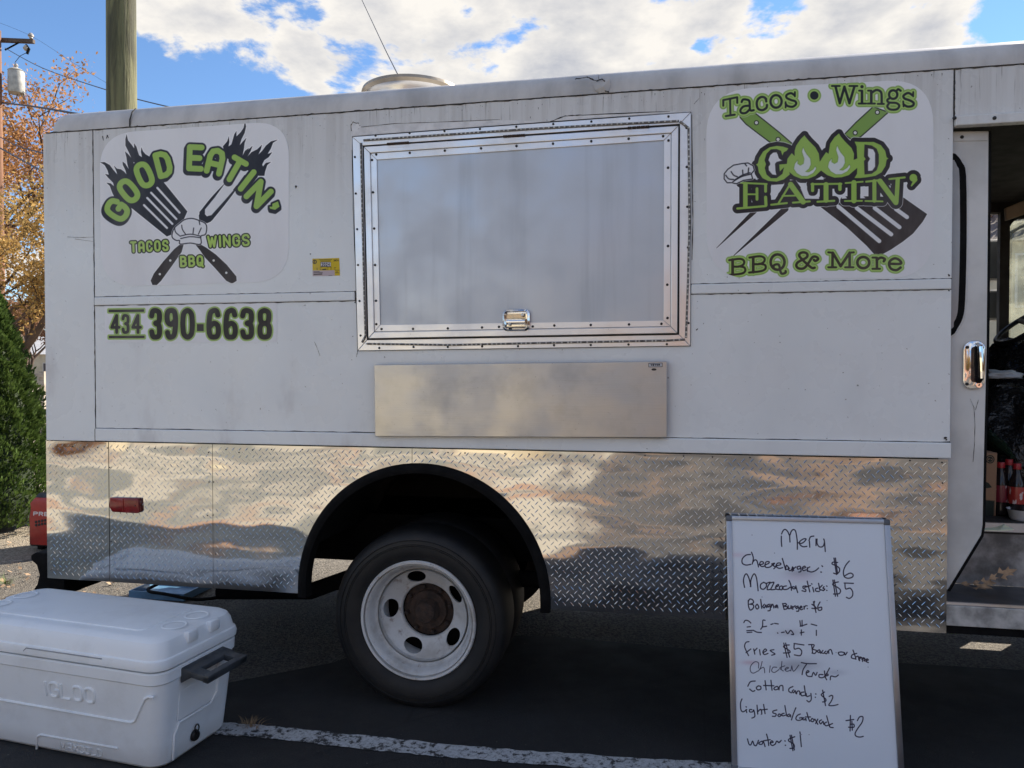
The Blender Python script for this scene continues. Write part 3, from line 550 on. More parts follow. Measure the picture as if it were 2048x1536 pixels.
# ---------------------------------------------------------------- ground
def ground_mats():
    g = G_('gravel_lot')
    n = g.noise(55, 6, 0.75); v = g.vor(90); big = g.ramp(g.noise(0.5, 4), 0.35, 0.7)
    c = g.mix(g.ramp(n, 0.38, 0.62), (0.16, 0.13, 0.10), (0.46, 0.40, 0.32)); c = g.mix(g.mth('MULTIPLY', big, 0.4), c, (0.34, 0.29, 0.20))
    g.set(col=c, rough=0.95, normal=g.bump(g.mth('ADD', n, v), 0.9, 0.02)); M['gravel'] = g.m
    g = G_('old_asphalt')
    n = g.noise(75, 7, 0.8); v = g.vor(120); c = g.mix(g.ramp(n, 0.40, 0.60), (0.018, 0.017, 0.016), (0.23, 0.205, 0.17))
    c = g.mix(g.mth('MULTIPLY', g.ramp(g.noise(1.2, 4), 0.4, 0.7), 0.35), c, (0.14, 0.12, 0.10))
    g.set(col=c, rough=0.9, normal=g.bump(g.mth('ADD', n, v), 0.8, 0.01)); M['oldasph'] = g.m
    g = G_('sealed_asphalt')
    n = g.noise(160, 5, 0.7); big = g.ramp(g.noise(2.3, 5, 0.6), 0.4, 0.75)
    c = g.mix(g.ramp(n, 0.35, 0.7), (0.010, 0.010, 0.011), (0.024, 0.024, 0.025)); c = g.mix(g.mth('MULTIPLY', big, 0.35), c, (0.036, 0.034, 0.032))
    cr_ = g.ramp(g.vor(1.1, 'DISTANCE_TO_EDGE', (1, 1, 1)), 0.0, 0.006, 1, 0); c = g.mix(g.mth('MULTIPLY', cr_, 0.7), c, (0.008, 0.008, 0.008))
    sp = g.ramp(g.noise(60, 2), 0.74, 0.77); c = g.mix(g.mth('MULTIPLY', sp, .6), c, (0.28, 0.25, 0.2)); c = g.mix(g.mth('MULTIPLY', g.ramp(g.noise(110, 3, .8), .60, .70), .5), c, (.085, .08, .075))
    g.set(col=c, rough=g.ramp(g.noise(4, 4), .3, .7, .7, .9), normal=g.bump(n, 0.6, 0.004)); M['asph'] = g.m
    g = G_('worn_line_paint'); x, y, z = g.xyz()
    n = g.noise(38, 6, 0.75); n2 = g.noise(7, 5, 0.65); f = g.ramp(g.mth('ADD', n, g.mth('MULTIPLY', n2, 0.6)), 0.78, 0.91)
    c = g.mix(g.ramp(g.noise(90, 3), .4, .7), (0.50, 0.51, 0.52), (0.34, 0.34, 0.34))
    g.set(col=g.mix(f, c, (0.035, 0.034, 0.034)), rough=0.8, normal=g.bump(f, -0.6, 0.002)); M['line'] = g.m
    for nm, ca, cb_, cc, key in (('pale_lot', (0.56, 0.51, 0.40), (0.24, 0.245, 0.21), (0.46, 0.29, 0.19), 'concrete'), ('worn_lot_asphalt', (0.13, 0.122, 0.112), (0.05, 0.052, 0.055), (0.34, 0.22, 0.14), 'worn')):
        g = G_(nm); c = g.mix(g.ramp(g.noise(.42, 3, .5), .42, .56), ca, cb_); c = g.mix(g.ramp(g.noise(.55, 3, .5, loc=(7, 3, 0)), .56, .64), c, cc)
        c = g.mix(g.mth('MULTIPLY', g.ramp(g.noise(14, 5, .7), .45, .7), .35), c, tuple(k * .5 for k in ca))
        g.set(col=c, rough=.9, normal=g.bump(g.noise(60, 4, .6), .5, .004)); M[key] = g.m
ground_mats()
def sheet(name, pts, z, mat): return tag(MB().add([(x, y, z) for x, y in pts], [tuple(range(len(pts)))]).build(name, mat), kind='structure')
sheet('ground', [(-400, -400), (400, -400), (400, 400), (-400, 400)], -0.012, M['gravel'])
bxy = [(-9, 0.42), (-6, .36), (-4, 0.34), (-2.6, 0.20), (-2.1, .16), (-1.7, .5), (-1.4, 1.0), (-.6, 1.12), (0.5, 1.05), (2.5, 1.12), (5, .9), (12, .8)]
sheet('old_asphalt', [(-9, -0.6), (14, -0.6), (14, 7.2), (4, 7.6), (-2, 6.9), (-5.2, 6.2), (-4.6, 3.2), (-5.4, 1.4), (-9, 1.0)], -0.006, M['oldasph'])
sheet('asphalt_pavement', [(-14, -1.5), (-5, -1.35), (-2, -1.25), (-.6, -1.3), (.2, -2.3), (4, -2.4), (14, -2.5), (14, .42)] + bxy[::-1][1:] + [(-14, .5)], 0.0, M['asph'])
sheet('concrete_lot', [(-40, -26), (-2.4, -26), (-1.6, -12), (-1.0, -7.5), (-.9, -1.2), (-5, -1.25), (-16, -1.4), (-40, -1.4)], -0.008, M['concrete'])
sheet('worn_lot', [(-2.4, -26), (30, -26), (30, -9.0), (30, -2.2), (1.0, -2.1), (-.9, -1.1), (-1.0, -7.5), (-1.6, -12)], -0.005, M['worn'])
sheet('road', [(-60, 17), (-60, 24), (60, 40), (60, 32)], -0.004, M['oldasph'])
def line_paint():
    top = [(380, 1441), (440, 1445), (520, 1449), (640, 1462), (760, 1474), (880, 1486), (1000, 1497), (1130, 1506), (1260, 1514), (1400, 1522), (1560, 1530)]
    bot = [(380, 1464), (440, 1469), (520, 1474), (640, 1488), (760, 1502), (880, 1513), (1000, 1523), (1130, 1532), (1260, 1546), (1400, 1554), (1560, 1562)]
    a = [at_z(*p, 0.004) for p in top]; b = [at_z(*p, 0.004) for p in bot]
    aa, bb = [], []
    for i in range(len(a) - 1):
        for k in range(8):
            t = k / 8; aa.append(a[i].lerp(a[i + 1], t) + Vector((0, random.uniform(-.006, .006), 0))); bb.append(b[i].lerp(b[i + 1], t) + Vector((0, random.uniform(-.006, .006), 0)))
    n = len(aa); return MB().add(aa + bb, [(i, n + i, n + i + 1, i + 1) for i in range(n - 1)])
tag(line_paint().build('painted_line', M['line']), kind='structure')

# ---------------------------------------------------------------- food truck
TW = 2.05; XL = at_y(92, 700).x; X1 = at_y(190, 600).x; XR = at_y(1902, 600).x; XF = 2.75
ZS = 2.72; ZB = 1.206; ZK = 0.522; AC = (-1.045, 0.55); AR = 0.585
truck = tag(empty('food_truck', (-0.4, 1.0, 0)), 'white step van food truck with diamond plate skirt and closed serving hatch', 'food truck')
def panel(name, x0, x1, z0, z1, y0=SY, y1=0.008, mat=None, bev=0.0015): return MB().box(x0, x1, y0, y1, z0, z1).build(name, mat or M['paint'], truck, bevel=bev)
G2 = 0.0022
panel('side_panel', XL, X1 - G2, ZB + .001, ZS - .004)
zr0, zr1 = 1.868, 1.908; zb0, zb1 = ZB + .003, 1.270
panel('side_panel', X1 + G2, XR, zr1 + .002, ZS - .004)
panel('side_panel', X1 + G2, XR, zb1 + .002, zr0 - .002)
hx0, hx1 = at_y(712, 600).x, at_y(1381, 570).x
panel('rub_rail', X1 + .004, hx0 - .002, zr0, zr1, -0.011, 0.006, bev=.004); panel('rub_rail', hx1 + .002, XR - .002, zr0, zr1, -0.011, 0.006, bev=.004)
panel('bottom_rail', X1 + .004, XR + .002, zb0, zb1, -0.014, 0.006, bev=.004)
# body core behind the sheets, floor, tub over the rear wheel
core = MB().box(XL + .012, XR - .03, 0.010, TW - .012, 1.21, ZS - .006)
core.box(XL + .012, -1.72, 0.03, TW - .03, .86, 1.206).box(-.40, XR - .03, 0.03, TW - .03, .86, 1.206).box(-1.718, -.402, .78, 1.27, .86, 1.206)
core.build('body_core', M['dark'], truck)
MB().box(XL, XR - .02, TW - .008, TW, .45, ZS - .004).build('side_panel', M['paint'], truck)
for q_ in ((XL + .05, -1.75, .215), (-.42, 1.0, .26)): MB().box(q_[0], q_[1], TW - .30, TW - .012, q_[2], .62).build('sun_block_box', M['dark'], truck)  # unseen boxes added on the far side to keep sun off the ground
for q_ in ((1.1, 2.2, .28, .56), (2.205, 2.42, .28, .43), (2.425, XF, .28, .56)): MB().box(q_[0], q_[1], TW - .03, TW - .012, q_[2], q_[3]).build('skirt_panel', M['paint'], truck)  # unseen low panels added to shade the ground; the gap passes a sun patch
MB().box(XL, XL + .01, 0.012, TW - .010, .70, ZS - .004).build('rear_panel', M['paint'], truck)
# roof cap: rear length and a slightly higher front length, rolled top edge
def cap(x0, x1, z1, rear, front, name='roof_cap'):
    bm = bmesh.new(); me0 = MB().box(x0, x1, SY - .003, TW + .003, ZS, z1).mesh(); bm.from_mesh(me0)
    def on(e, f): return all(f(v.co) for v in e.verts)
    E = [e for e in bm.edges if on(e, lambda c: c.z > z1 - .01 and c.y < 0.5) or on(e, lambda c: c.z > z1 - .01 and c.y > 0.5)]
    if rear: E += [e for e in bm.edges if on(e, lambda c: c.x < x0 + .01 and c.z > z1 - .01)] + [e for e in bm.edges if on(e, lambda c: c.x < x0 + .01 and abs(c.y - e.verts[0].co.y) < .01) and abs(e.verts[0].co.z - e.verts[1].co.z) > .05]
    if front: E += [e for e in bm.edges if on(e, lambda c: c.x > x1 - .01 and c.z > z1 - .01)]
    bmesh.ops.bevel(bm, geom=list(set(E)), offset=.105, segments=9, affect='EDGES', profile=.5, clamp_overlap=True)
    for v in bm.verts:
        if front and v.co.x < x0 + .01 and v.co.z > ZS + .02: v.co.z -= .009 * (v.co.z - ZS) / .12
    me = bpy.data.meshes.new(name); bm.to_mesh(me); bm.free(); me.materials.append(M['roof'])
    me.polygons.foreach_set('use_smooth', [True] * len(me.polygons)); me.set_sharp_from_angle(angle=R(50)); return place(bpy.data.objects.new(name, me), truck)
XC = at_y(1196, 170).x
cap(XL, XC, ZS + .115, True, False); cap(XC + .002, XF + .55, ZS + .123, False, True)
# ragged sealant along the roof seam and panel joints
def bead(px, y, r, name='seam_bead', amp=.5, k=9, mat=None):
    P = [at_y(*p, y) for p in px]; out = []
    for i in range(len(P) - 1):
        for j in range(k): out.append(P[i].lerp(P[i + 1], j / k) + Vector((0, 0, random.uniform(-amp, amp) * r)))
    out.append(P[-1]); rr = [r * random.uniform(.35, 1.25) for _ in out]
    return MB().tube(out, rr, 6).build(name, mat or M['seam'], truck, smooth=True)
zx = lambda px: (px, 268 - (px - 95) * .07)
ztop = lambda x: Vector((x, SY - .003, ZS))
def seam3(a, b, r, n, amp=.5):
    out = [a.lerp(b, i / n) + Vector((random.uniform(-amp, amp) * r * abs((b - a).normalized().z), 0, random.uniform(-amp, amp) * r * abs((b - a).normalized().x))) for i in range(n + 1)]
    return MB().tube(out, [r * random.uniform(.3, 1.3) for _ in out], 6).build('seam_bead', M['seam'], truck, smooth=True)
seam3(Vector((XL + .02, SY - .001, ZS - .002)), Vector((2.1, SY - .001, ZS - .002)), .0027, 260, 1.2)
seam3(Vector((X1, SY + .001, ZB)), Vector((X1, SY + .001, ZS)), .0028, 70)
seam3(Vector((X1, SY, zr1 + .001)), Vector((hx0, SY, zr1 + .001)), .0024, 60); seam3(Vector((hx1, SY, zr1 + .001)), Vector((XR, SY, zr1 + .001)), .0024, 60)
seam3(Vector((X1, SY, zr0 - .001)), Vector((hx0, SY, zr0 - .001)), .0028, 60); seam3(Vector((hx1, SY, zr0 - .001)), Vector((XR, SY, zr0 - .001)), .0026, 60)
seam3(Vector((X1, SY, zb1 + .001)), Vector((XR, SY, zb1 + .001)), .0024, 120, .8)
xk = at_y(262, 250).x
MB().tube([Vector((xk + .012, .02, ZS + .095)), Vector((xk + .01, -.004, ZS + .07)), Vector((xk + .002, -.011, ZS + .03)), Vector((xk, -.009, ZS))], [.002, .003, .0035, .003], 6).build('seam_bead', M['seam'], truck, smooth=True)
# torn, folded sheet at the roof dent
def dent():
    mb = MB(); pts = [(1186, 168), (1205, 160), (1219, 158), (1222, 172), (1216, 184), (1200, 186), (1190, 180)]
    c = at_y(1206, 173, -.018); ring = [at_y(x, y, -.008 + random.uniform(-.004, .004)) for x, y in pts]
    mb.add([c] + ring, [(0, i + 1, (i + 1) % len(ring) + 1) for i in range(len(ring))]); return mb
dent().build('dent_patch', M['roof'], truck, fix=False)
bead([(1150, 158), (1175, 154), (1192, 162), (1205, 158), (1212, 166), (1206, 180), (1218, 184)], -.010, .0028, 'dent_crease')
# roof seam joint up front, thin body line above the cab door
seam3(Vector((XR + .003, SY, 2.52)), Vector((XR + .003, SY, ZS)), .0026, 24)

# skirt: diamond plate in four sheets with raised lugs
def arc(a0, a1, n, r=AR): return [(AC[0] + r * math.cos(a0 + (a1 - a0) * i / n), AC[1] + r * math.sin(a0 + (a1 - a0) * i / n)) for i in range(n + 1)]
xa, xb, xc = at_y(220, 1000).x, at_y(427, 1000).x, at_y(825, 910).x
xe = at_y(1893, 1100).x
zar = AC[1] + math.sqrt(AR ** 2 - (xc - AC[0]) ** 2); aa = math.atan2(zar - AC[1], xc - AC[0])
skirts = [[(XL, ZB - .002), (XL, ZK), (xa - .002, ZK), (xa - .002, ZB - .002)], [(xa + .002, ZB - .002), (xa + .002, ZK), (xb - .0012, ZK), (xb - .0012, ZB - .002)],
          [(xc - .001, ZB - .002), (xb + .0012, ZB - .002), (xb + .0012, ZK), (AC[0] - AR, ZK)] + arc(math.pi, aa + .002, 40),
          [(xc + .001, ZB - .002)] + arc(aa - .002, 0, 40) + [(AC[0] + AR, ZK), (xe, ZK), (xe, ZB - .002)]]
def inside(x, z, P):
    r = False
    for i in range(len(P)):
        (x0, z0), (x1, z1) = P[i], P[(i + 1) % len(P)]
        if (z0 > z) != (z1 > z) and x < (x1 - x0) * (z - z0) / (z1 - z0) + x0: r = not r
    return r
YK = -0.006
def lugs(P):
    mb = MB(); p = .0343; xs = [q[0] for q in P]
    for i in range(int((min(xs) + 4) / p), int((max(xs) + 4) / p) + 1):
        for j in range(14, 37):
            for o in (0, 1):
                x = i * p - 4 + o * p / 2; z = j * p + o * p / 2; s = 1 if o else -1
                if not all(inside(x + dx, z + dz, P) for dx in (-.01, .01) for dz in (-.01, .01)): continue
                a = R(47) * s; L = .0136; w = .0022; ux, uz = math.cos(a), math.sin(a); nx, nz = -uz, ux; y = YK - .0004; h = .00065
                V = [(x - ux * L, y + .0006, z - uz * L), (x - ux * L * .4 + nx * w, y + .0006, z - uz * L * .4 + nz * w), (x + ux * L * .4 + nx * w, y + .0006, z + uz * L * .4 + nz * w), (x + ux * L, y + .0006, z + uz * L),
                     (x + ux * L * .4 - nx * w, y + .0006, z + uz * L * .4 - nz * w), (x - ux * L * .4 - nx * w, y + .0006, z - uz * L * .4 - nz * w), (x - ux * L * .5, y - h, z - uz * L * .5), (x + ux * L * .5, y - h, z + uz * L * .5)]
                mb.add(V, [(0, 1, 6), (1, 2, 7, 6), (2, 3, 7), (3, 4, 7), (4, 5, 6, 7), (5, 0, 6)])
    return mb
for k, P in enumerate(skirts):
    sk = MB().prism([(x, YK, z) for x, z in P], Vector((0, .004, 0))).build('skirt_panel', M['tread'], truck)
    tag(lugs(P).build('tread_lug', M['tread'], sk, fix=True), kind='stuff')
# small screws along the skirt edge
scr_me = MB().lathe([(0, -.003), (.0028, -.0028), (.0045, -.001), (.0045, .001)], 10, 'y').mesh(M['screw'], True)
def screw(px, py, y, parent, name='screw', s=1.0): inst(name, scr_me, parent, Matrix.Translation(at_y(px, py, y)) @ Matrix.Scale(s, 4))
for px, py in ((145, 893), (168, 894), (195, 895), (215, 896), (255, 896), (310, 897), (362, 898), (452, 899), (478, 905), (505, 900), (543, 899), (605, 899), (722, 902), (864, 905), (896, 905), (930, 906), (1010, 907), (1058, 908), (1120, 910), (1188, 910), (1290, 911), (1367, 912), (1425, 914), (1500, 915), (1580, 917), (1700, 919), (1760, 920), (1820, 921), (1884, 925), (1885, 966), (1883, 1040), (1884, 1120), (1880, 1238), (418, 964), (427, 964), (415, 1031), (426, 1030), (417, 905), (431, 1108), (219, 935), (222, 1083)): screw(px, py, YK - .0005, truck, 'screw', .75)
# wheel arch flare and tub lining
fl = MB(); prof = [(AR + .004, YK - .003), (AR - .004, -.022), (AR - .024, -.026), (AR - .040, -.020), (AR - .046, .03), (AR - .04, .035)]
fl.lathe(prof, 48, 'y', (AC[0], 0, AC[1]), None, 0, math.pi)
for s in (-1, 1):
    q = [Vector((AC[0] + s * r, y, AC[1])) for r, y in prof]; n = len(q); low = [v + Vector((0, 0, -.042)) for v in q]
    fl.add(q + low, [(i, i + 1, i + 1 + n, i + n) for i in range(n - 1)])
fl.build('wheel_arch', M['rubber'], truck, smooth=True, sharp=50)
MB().lathe([(AR - .045, .0), (AR - .04, .74)], 32, 'y', (AC[0], 0, AC[1]), None, R(22), R(158)).box(AC[0] - AR, AC[0] + AR, .74, .75, .86, 1.2).build('wheel_tub', M['dark'], truck, smooth=True)

# wheels
WC = Vector((-1.085, 0, 0.404))
def hand_holes(me, yc, rad, n=5, ph=0.3, a=.046, b=.031):
    o = bpy.data.objects.new('t', me); COL.objects.link(o); cut = MB()
    for i in range(n):
        t = ph + 2 * math.pi * i / n; c = Vector((rad * math.cos(t), yc, rad * math.sin(t))); T = Vector((-math.sin(t), 0, math.cos(t))); N_ = Vector((math.cos(t), 0, math.sin(t)))
        cut.prism([c + T * (a * math.cos(q * math.pi / 12)) + N_ * (b * math.sin(q * math.pi / 12)) + Vector((0, -.12, 0)) for q in range(24)], Vector((0, .24, 0)))
    c = bpy.data.objects.new('c', cut.mesh(M['rim'])); COL.objects.link(c)
    md = o.modifiers.new('b', 'BOOLEAN'); md.object = c; md.operation = 'DIFFERENCE'; md.solver = 'EXACT'
    dg = bpy.context.evaluated_depsgraph_get(); r = bpy.data.meshes.new_from_object(o.evaluated_get(dg))
    bpy.data.objects.remove(o); bpy.data.objects.remove(c); return r
def tyre_mesh():
    mb = MB(); mb.lathe([(.272, .012), (.278, -.004), (.30, -.018), (.335, -.026), (.370, -.024), (.390, -.016), (.405, .0), (.413, .016), (.417, .05), (.418, .105), (.417, .16), (.413, .194), (.385, .226), (.33, .236), (.28, .22), (.272, .2)], 96, 'y')
    for k in range(0):      # shoulder tread blocks
        a = 2 * math.pi * k / 84; rot = Matrix.Rotation(-a, 4, 'Y')
        for y0, y1 in ((.004, .045), (.165, .204)): mb.box(-.0085, .0085, y0, y1, .400, .4195, rot)
    for r in (.345, .372, .352): mb.lathe([(r - .0015, -.0255), (r, -.0285), (r + .0015, -.0255)], 96, 'y')
    mb.v = [(x, y, max(z, -.402 - .0015 * (z < -.402))) for x, y, z in mb.v]   # flattened under load
    return mb.mesh(M['tyre'], True, 30)
def rim_mesh():
    return MB().lathe([(.262, -.014), (.272, -.016), (.277, -.008), (.273, .004), (.262, .004), (.256, -.004), (.247, .006), (.240, .022), (.236, .048), (.229, .060), (.222, .066), (.217, .10), (.214, .19), (.25, .2)], 96, 'y').mesh(M['rim'], True, 40)
def disc_mesh():
    a = [(.214, .062), (.212, .085), (.200, .098), (.170, .118), (.150, .134), (.140, .140), (.134, .142), (.128, .150), (.128, .165)]; b = [(.134, .165), (.140, .154), (.15, .148), (.172, .128), (.204, .107), (.216, .09)]
    mb = MB().lathe(a + b + [a[0]], 96, 'y'); me = mb.mesh(M['rim'], False)
    me = hand_holes(me, .125, .174, 5, R(105)); me.polygons.foreach_set('use_smooth', [True] * len(me.polygons)); me.set_sharp_from_angle(angle=R(32)); return me
def hub_mesh():
    mb = MB().lathe([(.127, .19), (.125, .172), (.096, .168), (.090, .150), (.062, .146), (.052, .118), (.045, .104), (.022, .098), (0.0001, .097)], 40, 'y')
    return mb.mesh(M['rust'], True, 30)
TM, RM, DM, HM = tyre_mesh(), rim_mesh(), disc_mesh(), hub_mesh()
nut_me = MB().lathe([(.0001, -.012), (.009, -.012), (.012, -.006), (.012, .006)], 6, 'y').mesh(M['rust'])
back_me = MB().lathe([(.10, .21), (.27, .215)], 40, 'y').mesh(M['dark'])
def wheel(c, flip=False, detail=True, inner=True):
    w = Matrix.Translation(c) @ (Matrix.Rotation(math.pi, 4, 'Z') if flip else Matrix.Identity(4))
    t = inst('wheel', TM, truck, w); t.name = 'wheel'
    inst('rim', RM, t, w); inst('wheel_disc', DM, t, w); inst('hub', HM, t, w); inst('brake_drum', back_me, t, w)
    if detail:
        for i in range(8):
            a = i * math.pi / 4 + .2; inst('wheel_nut', nut_me, t, w @ Matrix.Translation((.110 * math.cos(a), .160, .110 * math.sin(a))))
    if inner: inst('inner_wheel', TM, truck, w @ Matrix.Translation((0, .27, 0)))
    return t
wheel(Vector((WC.x, .085, WC.z))); wheel(Vector((WC.x, TW - .085, WC.z)), True, False)
wheel(Vector((3.1, .06, WC.z)), False, False, False); wheel(Vector((3.1, TW - .06, WC.z)), True, False, False)
und = MB().tube([(WC.x, .3, WC.z), (WC.x, TW - .3, WC.z)], .055, 12).sphere((WC.x, 1.05, WC.z), .17, 16)
und.build('rear_axle', M['dark'], truck, smooth=True)
for y in (.62, 1.35): MB().box(XL + .1, 2.9, y, y + .08, .56, .78).build('frame_rail', M['dark'], truck)
for x in (-2.6, -1.75, -.3, .8): MB().box(x, x + .08, .70, 1.35, .60, .74).build('crossmember', M['dark'], truck)
MB().tube([(-2.25, .33, .40), (-1.75, .36, .42), (-1.5, .5, .5), (-.3, .52, .5)], [.042, .042, .042, .042], 18, cap=False).tube([(-2.245, .331, .40), (-1.75, .361, .42)], .036, 18, False).build('exhaust_pipe', M['dark'], truck, smooth=True)
# rear bumper with pinched rubber end, box on the rear wall, side marker
bp = [(-.0, .615), (-.17, .615), (-.20, .60), (-.20, .575), (-.165, .55), (-.15, .50), (-.165, .45), (-.185, .425), (-.17, .40), (0, .40)]
MB().prism([(XL + x, .10, z) for x, z in bp], Vector((0, 1.85, 0))).build('rear_bumper', M['rubber'], truck, bevel=.008, smooth=True)
z1, z0 = at_y(84, 672, .3).z, at_y(84, 804, .3).z
MB().box(XL - .085, XL, .22, .75, z0, z1).build('rear_box', pmat('grey_box_paint', (.42, .43, .44), .45), truck, bevel=.012)
def marker():
    q = [at_y(x, y, -.026) for x, y in ((219, 995), (276, 997), (278, 1024), (274, 1027), (224, 1024), (218, 1014))]
    o = MB().prism(q, Vector((0, .02, 0))).build('marker_light', M['lens'], truck, bevel=.004, smooth=True)
    c = at_y(270, 1012, -.028); inst('screw', scr_me, o, Matrix.Translation(c) @ Matrix.Scale(.8, 4))
    a, b = at_y(246, 998, -.0272), at_y(247, 1024, -.0272); MB().box(a.x - .0012, a.x + .0012, -.0285, -.0255, b.z, a.z).build('lens_ridge', M['lens'], o)
marker()

# serving hatch: flange on the body, door with moulding, trim, sheet, hinges, latch, screws
FO = [(704.7, 273.8), (1381.7, 224.4), (1380.5, 691.7), (715.6, 701.3)]; FI = [(725.0, 291.0), (1360, 247.5), (1358.3, 669.4), (733.8, 680)]
DO = [(727.6, 293.6), (1356.6, 251.5), (1354.4, 666.4), (736.6, 676.8)]; TO = [(739.7, 305.7), (1343.2, 265.4), (1342, 653.7), (748, 664.3)]
TO2 = [(741, 307), (1341.8, 266.8), (1340.6, 652.4), (749.3, 662.9)]; TI = [(753.3, 319.3), (1328.2, 280.1), (1327.3, 640.9), (760.2, 649.8)]
def bars(name, A, B, y, th, mat, parent, bev=.0015):
    for i in range(4):
        j = (i + 1) % 4; q = [at_y(*A[i], y), at_y(*A[j], y), at_y(*B[j], y), at_y(*B[i], y)]
        e = (q[1] - q[0]).normalized() * .0007; q = [q[0] + e, q[1] - e, q[2] - e, q[3] + e]
        MB().prism(q, Vector((0, th, 0))).build(name, mat, parent, bevel=bev)
hf = MB().prism([at_y(*p, -.0055) for p in [(FO[0][0] - 1, FO[0][1] - 1), (FO[1][0] + 1, FO[1][1] - 1), (FO[2][0] + 1, FO[2][1] + 1), (FO[3][0] - 1, FO[3][1] + 1)]], Vector((0, .004, 0))).build('hatch_frame', M['seam'], truck)
bars('frame_bar', FO, FI, -.012, .006, M['alu'], hf)
hd = MB().prism([at_y(*p, -.0165) for p in TO], Vector((0, .009, 0))).build('hatch_door', M['hatch'], truck)
bars('door_moulding', DO, TO, -.030, .022, M['alu'], hd, .002); bars('trim_strip', TO2, TI, -.0225, .006, M['alu'], hd, .001)
for ring in ([(752, 319), (1329.5, 279), (1328.5, 642), (759, 651)],):
    for i in range(4):
        a, b = at_y(*ring[i], -.018), at_y(*ring[(i + 1) % 4], -.018); MB().tube([a, b], .0022, 6).build('door_seal', M['rubber'], hd)
for p in ((751, 271), (819, 266), (889, 262), (960, 258), (1032.5, 253.4), (1106.5, 248), (1182.7, 243), (1258.5, 237), (1337, 233), (709.7, 314), (711.5, 387), (714.3, 458.4), (716, 530), (719, 602), (721, 671), (758.5, 696), (827, 694), (895.6, 694), (964.3, 692.9), (1036, 692.4), (1108, 690.5), (1181.5, 690), (1257, 689), (1333.8, 688.4), (1373, 255.7), (1373.5, 333.8), (1374.5, 413.5), (1376, 495), (1376, 570), (1377, 646)): screw(*p, -.0125, hf, 'screw', 1.15)
for p in ((752.4, 309), (819.5, 305.7), (889.6, 301.3), (962, 296.6), (1033, 291.8), (1106, 287.3), (1182.5, 282.4), (1257.3, 277.5), (1326.3, 272.3), (744, 320), (746, 384.6), (748.3, 457), (750, 530), (752, 601.5), (752.6, 648.3), (763, 658), (826, 657.7), (895.6, 656.8), (964, 655), (998, 653.7), (1065.5, 653), (1108.6, 651), (1181.5, 650), (1258, 648.8), (1322.8, 647.6), (1337, 281), (1336, 335.4), (1336.4, 415), (1336, 492), (1334.5, 569.4), (1335, 636)): screw(*p, -.023, hd, 'screw', 1.25)
def ledstrip(px, amp):
    P = [at_y(*p, -.0145) for p in px]; mb = MB(); L = []
    for i in range(len(P) - 1): L += [P[i].lerp(P[i + 1], k / 40) for k in range(40)]
    L.append(P[-1]); L = [p + Vector((0, 0, 0)) for p in L]
    mb.tube([p + Vector((0, .001, 0)) for p in L], .0052, 6)
    return mb, L
ledm = pmat('led_chip', (.55, .54, .50), .35); ledt = pmat('led_tape', (.20, .19, .18), .45, 0, .3, 60)
for px in ([(727, 280.5), (1060, 258), (1200, 250), (1357.9, 242)], [(1360, 243), (1377, 256), (1379, 448), (1376, 560), (1372, 676)], [(1370, 679), (1338, 681), (1080, 686), (900, 690), (734, 687.7)], [(721.7, 286), (726, 480), (728, 565), (731, 672), (724, 685)]):
    mb, L = ledstrip(px, 0); o = tag(mb.build('led_strip', ledt, hf), kind='stuff'); mb = MB(); s = 0; last = None
    for i in range(1, len(L)):
        s += (L[i] - L[i - 1]).length
        while s > .022: s -= .022; c = L[i]; mb.box(c.x - .0034, c.x + .0034, c.y - .0065, c.y - .004, c.z - .0034, c.z + .0034)
    tag(mb.build('led_chip', ledm, hf), kind='stuff')
for cx, cy in ((796, 286.5), (1028, 271.5), (1277, 254.5)):
    a, b = at_y(cx - 22, cy + 1.6, -.034), at_y(cx + 22, cy - 1.4, -.034); h = MB()
    for k in range(5): h.tube([a.lerp(b, k / 5 + .01), a.lerp(b, (k + 1) / 5 - .01)], .0058, 8)
    h.build('hinge', M['rust'], hd, smooth=True)
    q = [at_y(cx - 20, cy + 3, -.0312), at_y(cx + 20, cy + 1, -.0312), at_y(cx + 20, cy + 7, -.0312), at_y(cx - 20, cy + 9, -.0312)]; MB().prism(q, Vector((0, .001, 0))).build('hinge_leaf', M['alu'], hd)
def rrect(c, w, h, r, n=5):
    out = []
    for (sx, sz, a0) in ((1, 1, 0), (-1, 1, 90), (-1, -1, 180), (1, -1, 270)):
        for k in range(n + 1):
            a = R(a0 + 90 * k / n); out.append(Vector((c.x + sx * (w / 2 - r) + r * math.cos(a), c.y, c.z + sz * (h / 2 - r) + r * math.sin(a))))
    return out
